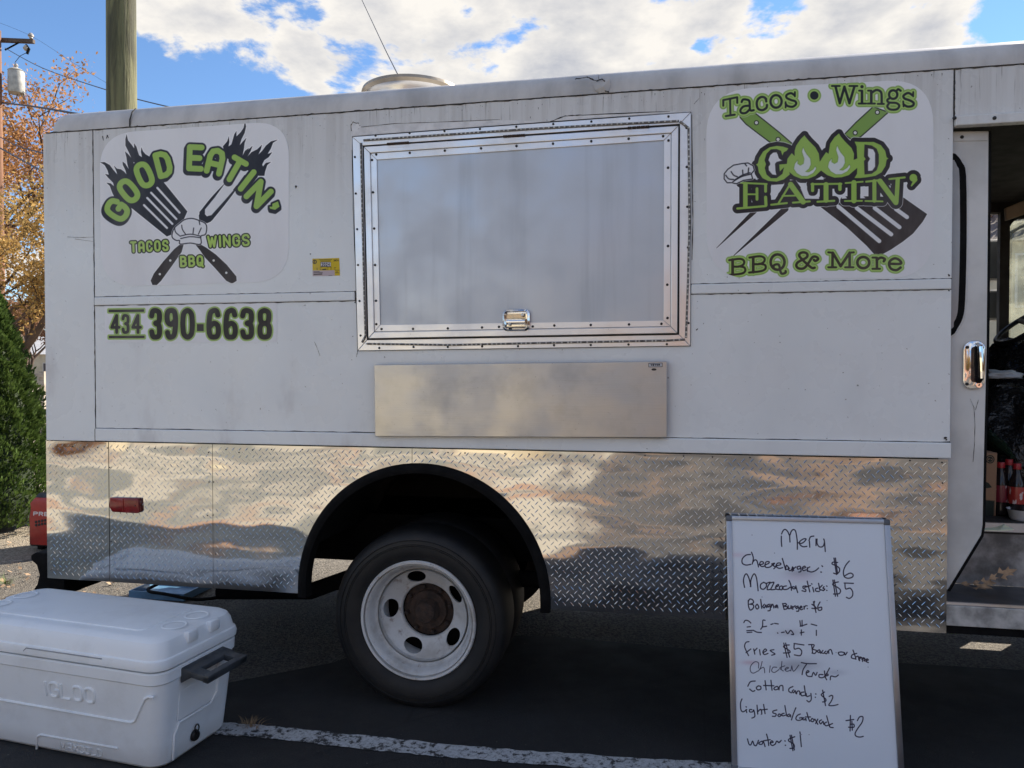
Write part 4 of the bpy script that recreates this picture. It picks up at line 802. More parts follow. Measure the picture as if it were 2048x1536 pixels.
def latch():
    c = at_y(1032, 640.5, -.036); w, h = .119, .092
    o_ = rrect(c, w, h, .022); i_ = rrect(c, w - .034, h - .030, .006); i_ = [p + Vector((0, 0, -.0)) for p in i_]; mb = MB(); n = len(o_)
    mid = [p * .5 + q * .5 + Vector((0, -.007, 0)) for p, q in zip(o_, i_)]; base = [p + Vector((0, .016, 0)) for p in o_]; deep = [p + Vector((0, .014, 0)) for p in i_]
    v = base + o_ + mid + i_ + deep; f = []
    for k in range(4):
        for q in range(n): f.append((k * n + q, k * n + (q + 1) % n, (k + 1) * n + (q + 1) % n, (k + 1) * n + q))
    mb.add(v, f + [tuple(4 * n + q for q in range(n))])
    L = mb.build('latch', M['chrome'], hd, smooth=True, sharp=40)
    MB().box(c.x - .040, c.x + .040, -.034, -.026, c.z + .010, c.z + .026).build('latch_cup', pmat('brass_reflex', (.75, .60, .42), .2, 1), L, bevel=.001)
    MB().tube([(c.x - .040, -.034, c.z - .006), (c.x + .040, -.034, c.z - .006)], .0135, 16).box(c.x - .04, c.x + .04, -.035, -.028, c.z - .026, c.z - .016).build('latch_paddle', M['chrome'], L, smooth=True)
    for dx, dz in ((.030, .022), (-.027, -.016)): MB().lathe([(.0001, -.007), (.006, -.006), (.008, 0)], 14, 'y', (c.x + dx, -.044, c.z + dz)).build('lock_plug', pmat('pale_lock', (.85, .83, .76), .3, .3), L, smooth=True)
    MB().box(c.x - .036, c.x + .036, -.0345, -.030, c.z - .036, c.z - .030).build('latch_slot', M['black'], L)
latch()
MB().prism([at_y(*p, SY - .0012) for p in ((701, 300), (702, 256), (705, 247), (716, 246), (724, 256), (800, 249), (1000, 240.5), (1040, 241), (1100, 245), (1118, 238), (1135, 233), (1345, 223), (1384, 222), (1384, 228), (1040, 248), (704, 272), (704, 300))], Vector((0, .001, 0))).build('caulk_patch', pmat('pale_caulk', (.72, .72, .73), .5, 0, .1, 20), truck)
# folded stainless shelf with maker plate
S4 = [(748, 729.5), (1334, 722.5), (1334, 875.5), (750, 873)]
sh = MB().prism([at_y(*p, -.040) for p in S4], Vector((0, .030, 0))).build('serving_shelf', M['steel'], truck, bevel=.0025)
for px in (820, 1040, 1260): MB().box(at_y(px, 730).x - .02, at_y(px, 730).x + .02, -.012, -.004, at_y(px, 726, -.03).z - .06, at_y(px, 726, -.03).z - .02).build('shelf_bracket', M['dark'], sh)
pp = side_print((1294, 721, 1328, 737), 2400, (.16, .13, .12), -.040); pp.zoom(0, 0, 1).poly('1298,727 1324,726.5 1324,733 1298,733.5').paint((.70, .72, .75), 0, 1, False)
pp.text('VEVOR', 1300.8, 729.9, 1320.5, 729.6, 3.9, .62, ''); pp.paint((.03, .03, .07), 0, 1, False)
pp.uvmesh([(1297, 726), (1325, 725.5), (1325, 734), (1297, 734.5)], 'maker_plate', print_mat('maker_plate_print', pp.image('maker_plate'), .3, .1), sh, .001)
c = at_y(1308, 739, -.0402); MB().prism([c + Vector((.0105 * math.cos(a * math.pi / 8), 0, .005 * math.sin(a * math.pi / 8))) for a in range(16)], Vector((0, -.0008, 0))).build('shelf_slot', M['seam'], sh)
# prints on the side
def rr_px(x0, y0, x1, y1, y2, y3, r):
    """rounded quad: TL(x0,y0) TR(x1,y1) BR(x1,y2) BL(x0,y3)"""
    Q = [np.array(p, float) for p in ((x0, y0), (x1, y1), (x1, y2), (x0, y3))]; out = []
    for i in range(4):
        p, a, b = Q[i], Q[i - 1], Q[(i + 1) % 4]; u = (a - p) / np.linalg.norm(a - p) * r; v = (b - p) / np.linalg.norm(b - p) * r
        for k in range(9): t = k / 8; out.append(tuple((1 - t) ** 2 * (p + u) + 2 * t * (1 - t) * p + t * t * (p + v)))
    return out
pa = logo_a(); ol = [(199, 268), (578, 241), (578, 563), (203, 574)]
def rrq(Q, r):
    out = []
    for i in range(4):
        p, a, b = [np.array(Q[j % 4], float) for j in (i, i - 1, i + 1)]; u = (a - p) / np.linalg.norm(a - p) * r; v = (b - p) / np.linalg.norm(b - p) * r
        for k in range(11): t = k / 10; out.append(tuple((1 - t) ** 2 * (p + u) + 2 * t * (1 - t) * p + t * t * (p + v)))
    return out
tag(pa.uvmesh(rrq(ol, 72), 'logo_sticker', print_mat('logo_print', pa.image('logo_a'), .36, .18), truck), 'white rounded vinyl logo with green arched GOOD EATIN\' over spatula and fork')
pb = logo_b(); tag(pb.uvmesh(rrq([(1412, 181), (1866, 157), (1868, 556), (1414, 558)], 92), 'logo_sticker', print_mat('logo_print_two', pb.image('logo_b'), .36, .18), truck), 'white rounded vinyl logo reading Tacos Wings GOOD EATIN\' BBQ & More')
pc = phone(); tag(pc.uvmesh([(209, 611), (554, 605.5), (554, 684), (211, 685)], 'phone_sticker', print_mat('phone_print', pc.image('phone'), .4, .2), truck), 'phone number strip 434 390-6638')
pd = sticker(); tag(pd.uvmesh([(625, 517.5), (678.5, 516), (680, 551), (625.5, 552.5)], 'permit_sticker', print_mat('permit_print', pd.image('permit'), .5, .2), truck), 'yellow permit sticker with 2024')
# chips, rust marks and holes in the paint
for pts, r in (([(205, 272), (207, 281)], .003), ([(214, 270), (217, 276)], .0028), ([(213, 277), (214, 273)], .002), ([(592, 371), (592, 376)], .0048), ([(135, 474), (160, 475), (188, 474)], .0012), ([(150, 478), (186, 483)], .001), ([(1890, 874), (1893, 880)], .006), ([(1010, 892), (1003, 888), (1020, 894)], .0016),
               ([(703, 262), (702, 250), (706, 244), (712, 247), (716, 246), (720, 252)], .0022), ([(712, 262), (722, 254), (790, 247), (880, 244), (1000, 239)], .0012), ([(1100, 244), (1118, 236), (1130, 232), (1150, 231), (1165, 230), (1340, 223)], .0024), ([(1388, 208), (1398, 197)], .001), ([(629, 684), (636, 700), (640, 712)], .0009), ([(1715, 770), (1716, 771)], .003), ([(1392, 660), (1396, 657)], .003), ([(769, 714), (770, 714)], .0028), ([(620, 508), (622, 508)], .0025),
               ([(704, 300), (706, 420), (712, 560), (716, 600), (718, 698)], .0016), ([(1384, 230), (1385, 380), (1386, 440), (1384, 520)], .002), ([(708, 592), (712, 600), (710, 606)], .003), ([(715, 702), (713, 714)], .0012), ([(190, 886), (212, 887.5)], .003), ([(1896, 548), (1899, 552)], .003), ([(1896, 580), (1899, 582)], .003), ([(190, 858), (190, 886)], .002)):
    bead(pts, SY - .0002, r, 'paint_chip', .4, 4)
def chips():
    rs = random.Random(5); mb = MB()
    for i in range(150):
        px = rs.uniform(100, 1890); t = rs.random(); py = 268 - (px - 95) * .07 + 4 + rs.random() ** 2 * 60
        c = at_y(px, py, SY - .0004); r = rs.uniform(.0006, .0018); l = rs.choice([1, 1, 1, 3, 6]); mb.add([c + Vector((-r, 0, 0)), c + Vector((0, 0, -r * l)), c + Vector((r, 0, 0)), c + Vector((0, 0, r))], [(0, 1, 2, 3)])
    return mb
tag(chips().build('paint_speck', M['seam'], truck), kind='stuff')

# roof fan ring and its stay wire
fc = Vector((at_y(822, 178, .78).x, .80, 2.745)); rr = .268
rv = MB().lathe([(rr - .045, 0), (rr - .045, .30), (rr - .03, .33), (rr - .01, .342), (rr, .335), (rr + .002, .322), (rr - .006, .314)], 64, 'z', fc).lathe([(rr - .05, .0), (rr - .05, .325), (rr - .03, .34)], 64, 'z', fc).build('roof_fan', M['alu'], truck, smooth=True, sharp=60)
MB().lathe([(rr - .016, .352), (rr + .004, .345), (rr + .009, .328), (rr - .002, .312), (rr - .012, .316)], 64, 'z', fc).build('fan_rim', pmat('tan_rim', (.44, .38, .30), .4, .6), rv, smooth=True)
# ---------------------------------------------------------------- cab
def pz(px, py, y): return at_y(px, py, y).z
INT = pmat('cab_interior', (0.05, 0.045, 0.04), 0.8, 0, .2, 4)
hz = 2.535
panel('header_panel', XR + .006, XF, hz, ZS - .004)
panel('drip_rail', XR + .004, XF, hz - .040, hz - .002, -.020, .02, bev=.004)
for px in (1909, 1989): screw(px, 236, -.021, truck, 'screw', 1.6)
def rot_q(pts, y, th, name, mat, parent, bev=.002): return MB().prism([at_y(*p, y) for p in pts], Vector((0, th, 0))).build(name, mat, parent, bevel=bev)
def door():
    D = pmat('door_paint', (.66, .66, .65), .4, 0, .12, 3, .1, 4)
    y = .050
    q = [(1860, 263), (1978, 261.5), (1977, 400), (1974, 700), (1969, 900), (1966, 1050), (1963, 1070), (1896, 1180), (1862, 1182)]
    d = rot_q(q, y, .028, 'sliding_door', D, truck, .004)
    rot_q([(1860, 265), (1976, 264), (1976, 281), (1860, 283)], y - .004, .003, 'door_cap', D, d, .001)
    inst('screw', scr_me, d, Matrix.Translation(at_y(1924, 274, y - .005)) @ Matrix.Scale(1.5, 4))
    e = [(1978.5, 262), (1977.5, 400), (1974.5, 700), (1969.5, 900), (1966.5, 1050), (1963.5, 1071), (1896.5, 1181.5)]
    MB().tube([at_y(*p, y + .008) for p in e], .0075, 8).build('edge_seal', M['rubber'], d, smooth=True)
    def rr2(dx): return [(1905, 303 + dx), (1916 - dx * .4, 308 + dx * .8), (1928 - dx * .8, 324 + dx * .5), (1936 - dx, 352), (1937 - dx, 480), (1934 - dx, 600), (1929 - dx * .9, 636 - dx * .3), (1918 - dx * .6, 658 - dx * .8), (1904, 674 - dx), (1868, 680 - dx), (1835 + dx, 650), (1835 + dx, 330), (1865, 306 + dx)]
    w = rot_q([tuple(p) for p in cr(rr2(0), 3, True)], y - .006, .008, 'window', D, d, .002)
    rot_q([tuple(p) for p in cr(rr2(3), 3, True)], y - .013, .008, 'window_rubber', M['rubber'], w, .003); 
    rot_q([tuple(p) for p in cr(rr2(17), 3, True)], y - .0155, .004, 'window_pane', pmat('door_pane', (.36, .355, .36), .12, 0, .1, 3), w, .001)
    c = at_y(1947, 730, y - .002); hw, hh = .079, .190; o_ = rrect(c, hw, hh, .034, 6)
    h = MB().prism(o_, Vector((0, -.010, 0))).build('door_handle', M['chrome'], d, bevel=.004, smooth=True)
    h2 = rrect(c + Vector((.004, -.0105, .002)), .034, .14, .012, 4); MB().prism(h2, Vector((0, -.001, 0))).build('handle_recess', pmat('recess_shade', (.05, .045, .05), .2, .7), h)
    MB().tube([c + Vector((.008, -.012, .082)), c + Vector((.012, -.030, .070)), c + Vector((.014, -.036, .0)), c + Vector((.016, -.034, -.052))], [.008, .010, .010, .009], 10).build('handle_lever', M['chrome'], h, smooth=True)
    MB().tube([c + Vector((.016, -.034, -.050)), c + Vector((.012, -.02, -.068))], [.009, .007], 8).build('lever_tip', M['rubber'], h, smooth=True)
    for dx, dz in ((-.027, .070), (.026, .068), (-.027, -.075)): inst('screw', scr_me, h, Matrix.Translation(c + Vector((dx, -.013, dz))) @ Matrix.Scale(1.4, 4))
    MB().lathe([(.004, -.004), (.011, -.004), (.012, 0)], 16, 'y', c + Vector((.015, -.0105, -.078))).build('lock_ring', M['chrome'], h, smooth=True)
    bead([(1940, 797), (1948, 815), (1950, 850), (1949, 890), (1946, 924)], y - .001, .0009, 'scratch', .8, 5); bead([(1957, 800), (1951, 820)], y - .001, .0009, 'scratch', .8, 4)
door()
fz, sz = .905, .640
worn = steel_mat('worn_step', (.20, .21, .23), .42, .3, 3, .3, .7); 
cabm = pmat('cab_cream_paint', (.50, .47, .43), .6, 0, .3, 5)
MB().box(XR - .15, XF, .30, TW - .04, .86, fz).build('cab_floor', pmat('black_floor_mat', (.035, .034, .034), .7, 0, .2, 12, .3, 90), truck)
flr = MB().box(XR - .15, XF, .285, .30, .872, fz + .004).build('floor_edge', M['hatch'], truck)
MB().box(XR - .15, XF, .30, .315, sz, .860).build('step_riser', pmat('worn_riser', (.44, .43, .43), .5, .1, .35, 6, .1, 40), truck)
MB().box(XR - .25, XF, .012, .298, sz - .02, sz).build('step_tread', worn, truck)
MB().box(XR - .01, XF, .0, .012, sz - .006, sz + .004).build('step_nosing', M['alu'], truck)
MB().box(XR - .03, XF, -.004, .010, .552, sz - .008).build('step_sill', pmat('sill_paint', (.56, .55, .53), .55, 0, .3, 9), truck, bevel=.003)
MB().box(XR - .01, XF, .004, .03, .52, .550).build('sill_lip', M['rubber'], truck)
# cab shell: ceiling, partition, far wall with open door, front wall with windscreen
MB().box(XR - .03, XF + .4, .02, TW - .02, 2.60, 2.62).build('cab_ceiling', INT, truck)
MB().box(XR - .16, XR - .14, .10, TW - .04, fz, 2.6).build('cab_partition', INT, truck)
ox0, ox1 = 1.98, 2.088; fx0, fx1 = 2.143, 2.66
fw_ = MB().box(XR - .13, ox0, TW - .05, TW - .01, .55, 2.6).box(ox1, fx0, TW - .05, TW - .01, .55, 2.6).box(fx1, XF, TW - .05, TW - .01, .55, 2.6).box(fx0, fx1, TW - .05, TW - .01, 2.50, 2.6).box(fx0, fx1, TW - .05, TW - .01, .55, 1.71).box(ox0, ox1, TW - .05, TW - .01, 2.54, 2.6).box(ox0, ox1, TW - .05, TW - .01, .55, .93)
fw_.build('far_cab_wall', INT, truck)
MB().box(XR - .13, XF, TW - .008, TW, hz, ZS - .004).build('far_header', M['paint'], truck)
wy0, wy1, wz0, wz1 = .22, 1.865, 1.72, 2.475
MB().box(XF - .04, XF, 0.02, wy0, .55, 2.6).box(XF - .04, XF, wy1, TW - .05, .55, 2.6).box(XF - .04, XF, wy0, wy1, wz1, 2.6).box(XF - .04, XF, wy0, wy1, .55, wz0).build('front_wall', INT, truck)
wsr = MB()
def wc(y, z): return Vector((XF - .02, y, z))
wq = []
for (sy, sz_, a0) in ((1, 1, 0), (-1, 1, 90), (-1, -1, 180), (1, -1, 270)):
    for k in range(6): a = R(a0 + 90 * k / 5); wq.append(wc((wy0 + wy1) / 2 + sy * ((wy1 - wy0) / 2 - .09) + .09 * math.cos(a), (wz0 + wz1) / 2 + sz_ * ((wz1 - wz0) / 2 - .09) + .09 * math.sin(a)))
ws = MB().prism(wq, Vector((.006, 0, 0))).build('windscreen', M['clear'], truck)
n = len(wq); oq = []
for p in wq: oq.append(Vector((p.x, wy1 + .002 if p.y > (wy0 + wy1) / 2 else wy0 - .002, wz1 + .002 if p.z > (wz0 + wz1) / 2 else wz0 - .002)))
MB().add([p + Vector((-.004, 0, 0)) for p in wq] + [p + Vector((-.004, 0, 0)) for p in oq], [(i, (i + 1) % n, n + (i + 1) % n, n + i) for i in range(n)]).build('windscreen_gasket', M['rubber'], ws, fix=False)
MB().prism([at_y(*p, 1.86) for p in ((2011, 416), (2075, 389), (2075, 420), (2013, 441))], Vector((0, .03, 0))).build('sun_visor', pmat('visor_tan', (.50, .38, .27), .7), truck, bevel=.006)
MB().box(XF - .42, XF - .045, .25, 1.86, fz, 1.62).build('dashboard', M['black'], truck, bevel=.04, smooth=True)
MB().prism([(XF + .002, .06, .95), (XF + .75, .16, .95), (XF + .75, .16, 1.5), (XF + .62, .16, 1.62), (XF + .002, .06, 1.72)], Vector((0, 1.8, 0))).build('front_nose', M['paint'], truck, bevel=.03, smooth=True)
MB().box(XF + .002, XF + .03, .006, .20, .6, ZS - .004).box(XF + .002, XF + .03, 1.89, TW - .006, .6, ZS - .004).box(XF + .002, XF + .03, .20, 1.89, 2.50, ZS - .004).build('front_pillar', M['paint'], truck)
fq = []; fc_ = Vector(((fx0 + fx1) / 2, TW - .03, (1.71 + 2.50) / 2))
fq = rrect(fc_, fx1 - fx0, .79, .07, 5); fwn = MB().prism(fq, Vector((0, .006, 0))).build('door_window', M['clear'], truck)
n = len(fq); oq = [Vector((fx1 + .004 if p.x > fc_.x else fx0 - .004, p.y - .012, 2.504 if p.z > fc_.z else 1.706)) for p in fq]
MB().add([p + Vector((0, -.012, 0)) for p in fq] + oq, [(i, (i + 1) % n, n + (i + 1) % n, n + i) for i in range(n)]).build('window_gasket', M['rubber'], fwn, fix=False)
MB().tube([at_y(2014, 478, TW + .05), at_y(2024, 463, TW + .05), at_y(2038, 454, TW + .05), at_y(2056, 448, TW + .05)], .014, 8).build('wiper', M['black'], fwn)
swc = at_t(2078, 640, 4.25); swn = Vector((-.55, -.05, .83)).normalized(); su = swn.cross(Vector((0, 1, 0))).normalized(); sw_ = swn.cross(su)
sw = MB(); ring = [swc + (su * math.cos(a * math.pi / 20) + sw_ * math.sin(a * math.pi / 20)) * .235 for a in range(41)]
sw.tube(ring, .014, 8, False)
for a in (.5, 2.6, 4.7): sw.tube([swc - swn * .05, swc + (su * math.cos(a) + sw_ * math.sin(a)) * .23], [.03, .014], 8)
sw.tube([swc - swn * .03, swc - swn * .6], .03, 10).build('steering_wheel', M['black'], truck, smooth=True)
for px, py, h, w in ((1991, 520, .27, .13), (1992, 610, .20, .13)):
    c = at_y(px, py, TW + .22); m = MB().prism(rrect(Vector((c.x, c.y, c.z)), w, h, .03, 4), Vector((.0, .05, 0))).build('side_mirror', pmat('mirror_shell', (.45, .45, .44), .4), truck, bevel=.01, smooth=True)
    MB().prism(rrect(Vector((c.x, c.y - .002, c.z)), w - .03, h - .03, .02, 4), Vector((0, .002, 0))).build('mirror_glass', M['glass'], m)
c = at_y(1991, 520, TW + .25); MB().tube([c + Vector((.08, 0, -.75)), c + Vector((.09, 0, .3)), Vector((fx0 + .3, TW, c.z + .3))], .012, 8).build('mirror_bracket', M['black'], truck)
# ---------------------------------------------------------------- things in the cab doorway
def blob(name, c, r, sc, mat, seed, lump=.25, rings=22, seg=30, fold=.05):
    from mathutils import noise as NO
    mb = MB().sphere((0, 0, 0), 1, seg); me = mb.mesh(mat, True); bm = bmesh.new(); bm.from_mesh(me); bmesh.ops.remove_doubles(bm, verts=bm.verts, dist=1e-4)
    bmesh.ops.subdivide_edges(bm, edges=bm.edges, cuts=1, use_grid_fill=True)
    for v in bm.verts:
        p = v.co.normalized(); d = 1 + lump * NO.noise(p * 1.6 + Vector((seed, 0, 0))) + fold * abs(NO.noise(Vector((p.x * 7, p.y * 7, p.z * 3)) + Vector((seed, 3, 0)))) * 2 + fold * .6 * NO.noise(p * 17)
        q = p * d * r; v.co = Vector((q.x * sc[0], q.y * sc[1], max(q.z * sc[2], -r * sc[2] * .75))) + Vector(c)
    bm.to_mesh(me); bm.free(); me.polygons.foreach_set('use_smooth', [True] * len(me.polygons)); me.name = name
    return place(bpy.data.objects.new(name, me))
bagm = pmat('black_bin_bag', (.012, .012, .013), .22, 0, .1, 20, .9, 14, .03)
b1, b2, b3 = at_t(2000, 890, 4.05), at_t(2040, 850, 3.95), at_t(2025, 800, 4.3)
for i, (px, t, h, r, lab) in enumerate(((1996, 4.1, .30, .27, 'shiny black bin bag slumped behind the cardboard carton in the cab'), (2050, 3.95, .34, .30, 'black bin bag at the frame edge behind the red capped bottles'), (2026, 4.35, .46, .33, 'tallest black bin bag at the back of the cab heap'))):
    d = CAM + ray(px, 900) * t; o = blob('bin_bag', (d.x, d.y, fz + h * .72), r, (1, 1, h / r * .95), bagm, i * 5.3 + 1); tag(o, lab, 'bin bag', 'bin bags heaped in the cab')
o = blob('plastic_bag', at_t(1994, 750, 3.9), .055, (1.9, 1, .45), pmat('pale_plastic', (.62, .68, .74), .35), 9.1, .4, fold=.2); tag(o, 'crumpled pale blue plastic bag lying on the black bags', 'plastic bag')
ledge = at_t(1994, 762, 3.9)
carton = tag(empty('cardboard_carton', at_y(1962, 1036, .47)), 'brown cardboard carton with green print standing inside the cab door', 'carton')
y = .47; cm = pmat('carton_board', (.34, .20, .12), .8, 0, .12, 8)
q = [at_y(x, yy, y) for x, yy in ((1915, 904), (1995, 906), (1990.5, 1037), (1915, 1035))]; q = [Vector((q[0].x, y, q[0].z)), Vector((q[1].x, y, q[0].z)), Vector((q[1].x - .004, y, fz + .001)), Vector((q[0].x, y, fz + .001))]
MB().prism(q, Vector((0, .22, 0))).build('box_body', cm, carton, bevel=.003)
pr = Print(Vector((q[0].x, y - .0005, q[0].z)), Vector((1, 0, 0)), Vector((0, 0, -1)), q[1].x - q[0].x, q[0].z - fz, 1400, (.60, .47, .37))
pr.zoom(1960, 860, 6.977); pr.el(140, 408, 55, 52, 7).el(140, 408, 34, 32, 5).st('120,390 160,390 125,425 160,425', 7).poly('30,740 90,725 120,740 165,800 100,812 30,800').paint((.16, .19, .16), 0, 1, False)
pr.poly('20,965 212,985 200,1235 20,1225').paint((.40, .32, .25), 0, 1, False).poly('20,975 196,995 185,1218 20,1210').paint((.15, .18, .16), 0, 1, False)
pr.uvmesh([(1918, 907), (1993, 908.5), (1989, 1035), (1918, 1033)], 'printed_face', print_mat('carton_print', pr.image('carton'), .8, .1), carton, .0008)
def bottle(px, py_base_y, h, lab, k):
    p = at_y(px, 1020, py_base_y); b = tag(empty('soda_bottle', (p.x, p.y, fz + .001)), lab, 'bottle', 'red capped soda bottles on the cab floor')
    s = h / .235; c = (p.x, p.y, fz + .001)
    MB().lathe([(.0001, .004), (.022, 0), (.031, .006), (.033, .03), (.030, .05), (.033, .07), (.033, .13), (.030, .155), (.018, .190), (.0135, .205), (.0135, .222), (.0001, .222)], 24, 'z', c, None).build('bottle_body', COLA, b, smooth=True)
    MB().lathe([(.0336, .062), (.0342, .066), (.0342, .132), (.0336, .136)], 24, 'z', c).build('wrapper', LABM[k], b, smooth=True)
    MB().lathe([(.0155, .212), (.0158, .214), (.0158, .234), (.0145, .237), (.0001, .237)], 20, 'z', c).build('bottle_cap', REDC, b, smooth=True)
    return b
COLA = pmat('cola_bottle', (.02, .014, .014), .06, 0, .1, 5); REDC = pmat('red_cap', (.42, .02, .03), .35)
def label_mat(nm, col):
    g = G_(nm); x, y, z = g.xyz(); v = g.noise(60, 2, .5, (1, 1, .4)); return g.set(col=g.mix(g.ramp(v, .6, .63), col, (.55, .45, .45)), rough=.3)
LABM = [label_mat('maroon_wrapper', (.16, .015, .03)), label_mat('red_wrapper', (.34, .03, .025)), label_mat('dark_wrapper', (.06, .015, .03))]
bottle(2001, .50, .235, 'red capped soda bottle with maroon label against the carton', 0); bottle(2033, .46, .235, 'red capped soda bottle with bright red label, rightmost on the floor', 1); bottle(2017, .62, .235, 'soda bottle standing behind and between the other two red capped ones', 2)
lb0, lb1 = at_t(1984, 878, 3.75), at_t(2025, 914, 3.55)
d_ = (lb1 - lb0); MB_ = MB().tube([lb0 - d_ * .3, lb0, lb0 + d_ * .55, lb0 + d_ * .8, lb1], [.028, .03, .03, .016, .011], 14)
tag(MB_.build('glass_bottle', pmat('dark_green_glass', (.02, .035, .022), .08), smooth=True), 'dark green glass bottle tilted over the carton among the bags', 'bottle')
c = at_y(2046, 1034, .40); c.z = fz + .001
o = MB().lathe([(.0001, 0), (.045, 0), (.052, .008), (.060, .045), (.062, .047), (.058, .045), (.048, .01), (.0001, .008)], 28, 'z', c).build('plastic_tub', pmat('white_tub', (.72, .74, .78), .4), smooth=True); tag(o, 'small round white plastic tub at the right edge of the cab floor', 'tub')
q = [at_z(x, yy, fz + .006) for x, yy in ((1966, 1057), (1992, 1055), (2008, 1053.5), (2028, 1060), (2000, 1062), (1968, 1061))]
q[2].z += .010; o = MB().prism(q, Vector((0, 0, .0015))).build('cream_sheet', pmat('bright_cream', (.88, .88, .62), .7)); tag(o, 'thin cream sheet lying at the edge of the cab floor', 'paper')  # thin bright cream sheet laid at the floor edge
# oak leaves on the step
def oak_leaf(px, py, ang, s, z, lab, tilt=.25, flat=False, roll=0):
    half = [(0, .004), (.12, .012), (.17, .07), (.26, .13), (.30, .065), (.44, .10), (.58, .25), (.60, .11), (.70, .10), (.84, .18), (.82, .08), (.92, .05), (1.04, 0)]
    P = [(x, y) for x, y in half] + [(x, -y * .9) for x, y in half[::-1][1:-1]]; base = at_z(px, py, z) if flat is False else flat
    mt = Matrix.Translation(base) @ Matrix.Rotation(ang, 4, 'Z') @ Matrix.Rotation(-tilt, 4, 'Y') @ Matrix.Rotation(roll, 4, 'X')
    V = [mt @ Vector((x * s, y * s, .03 * s * math.cos(x * 7) + abs(y) * s * .35)) for x, y in P]; mid = [mt @ Vector((x * s, 0, .02 * s * math.cos(x * 7))) for x in (.3, .6)]
    n = len(P); v = V + mid; c = n; f = []
    for i in range(n): f.append((i, (i + 1) % n, c if P[i][0] + P[(i + 1) % n][0] < .9 else c + 1))
    me = me_from(v, f, LEAFB, True); o = place(bpy.data.objects.new('oak_leaf', me)); return tag(o, lab, 'leaf', 'dry oak leaves on the step')
LEAFB = pmat('dry_leaf', (.46, .31, .19), .7, 0, .25, 30)
oak_leaf(1914, 1166, R(-24), .125, sz + .020, 'pale brown oak leaf, leftmost on the step', -.04, False, R(30)); oak_leaf(1940, 1166, R(4), .10, sz + .028, 'curled brown oak leaf leaning on the step riser', .02, False, R(58)); oak_leaf(1972, 1160, R(-2), .12, sz + .045, 'brown oak leaf with its tip raised, right of the others on the step', .42, False, R(62))

# ---------------------------------------------------------------- menu board
A, B = at_y(1452, 1031, -.030), at_y(1779, 1039, -.030); C_ = at_z(1463.5, 1541, .0)
U = (B - A).normalized(); nrm = (B - A).cross(C_ - A).normalized(); V = nrm.cross(U).normalized()
if V.dot(C_ - A) < 0: V = -V
BW = (B - A).length; BH = abs((C_ - A).dot(V)); BH = min(BH, (A.z) / -V.z - .0)
nn = U.cross(V); nn = nn if nn.dot(CAM - A) > 0 else -nn
bd = tag(empty('whiteboard', A + V * BH + U * BW / 2), 'framed whiteboard with handwritten menu and prices leaning on the truck', 'menu board')
def bxf(name, u0, u1, v0, v1, d0, d1, mat, bev=.002, parent=bd, smooth=True):
    q = [A + U * u + V * v + nn * d0 for u, v in ((u0, v0), (u1, v0), (u1, v1), (u0, v1))]; return MB().prism(q, nn * (d1 - d0)).build(name, mat, parent, bevel=bev, smooth=smooth)
bxf('backing', .004, BW - .004, .004, BH - .004, -.010, .0, pmat('board_back', (.35, .33, .3), .8))
AL = steel_mat('anodised_frame', (.42, .45, .50), .38, .1, 4, 0, .3)
fwid = .0215
bxf('frame_side', 0, fwid, .022, BH - .022, -.012, .008, AL); bxf('frame_side', BW - fwid, BW, .022, BH - .022, -.012, .008, AL)
bxf('frame_side', .022, BW - .022, 0, fwid * .8, -.012, .008, AL); bxf('frame_side', .022, BW - .022, BH - fwid * .8, BH, -.012, .008, AL)
gc = pmat('grey_corner_cap', (.13, .14, .16), .5)
for u0, v0 in ((-.001, -.001), (BW - .024, -.001), (-.001, BH - .024), (BW - .024, BH - .024)): bxf('corner_cap', u0, u0 + .025, v0, v0 + .025, -.013, .0095, gc, .006)
pm = board(A + nn * .0015, U, V, BW, BH)
pmm = print_mat('menu_print', pm.image('menu'), .28, .06)
q = [A + U * u + V * v + nn * .0015 for u, v in ((fwid - .004, fwid * .8 - .004), (BW - fwid + .004, fwid * .8 - .004), (BW - fwid + .004, BH - fwid * .8 + .004), (fwid - .004, BH - fwid * .8 + .004))]
def toPx(p): d = p - CAM; return (1024 + FPX * d.dot(RT) / d.dot(FW), 768 - FPX * d.dot(UP) / d.dot(FW))
pm.uvmesh([toPx(p) for p in q], 'writing_surface', pmm, bd, .0012)

# ---------------------------------------------------------------- cooler
CT = Vector((-2.392, -.388, 0)); CR = R(-6.3)
cl = tag(empty('cooler', CT, CR), 'large white plastic cooler with grey side handle standing on the asphalt', 'cooler'); CM = WM[cl.name]
def coolmat():
    g = G_('white_cooler_plastic'); n = g.ramp(g.noise(5, 6, .65), .45, .75); x, y, z = g.xyz()
    c = g.mix(n, (.86, .885, .90), (.77, .785, .79)); sc = g.ramp(g.noise(14, 6, .75, (1, 1, 3), dist=.8), .66, .72); c = g.mix(g.mth('MULTIPLY', sc, .5), c, (.34, .32, .30))
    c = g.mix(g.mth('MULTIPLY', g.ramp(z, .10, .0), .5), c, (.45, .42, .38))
    return g.set(col=c, rough=.48, normal=g.bump(g.noise(60, 4, .6), .12, .003), spec=.4)
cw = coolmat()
def rrs(hx, hy, r, z, n=8):
    out = []
    for (sx, sy, a0) in ((1, 1, 0), (-1, 1, 90), (-1, -1, 180), (1, -1, 270)):
        for k in range(n + 1):
            a = R(a0 + 90 * k / n); out.append(Vector((sx * (hx - r) + r * math.cos(a), sy * (hy - r) + r * math.sin(a), z)))
    return out
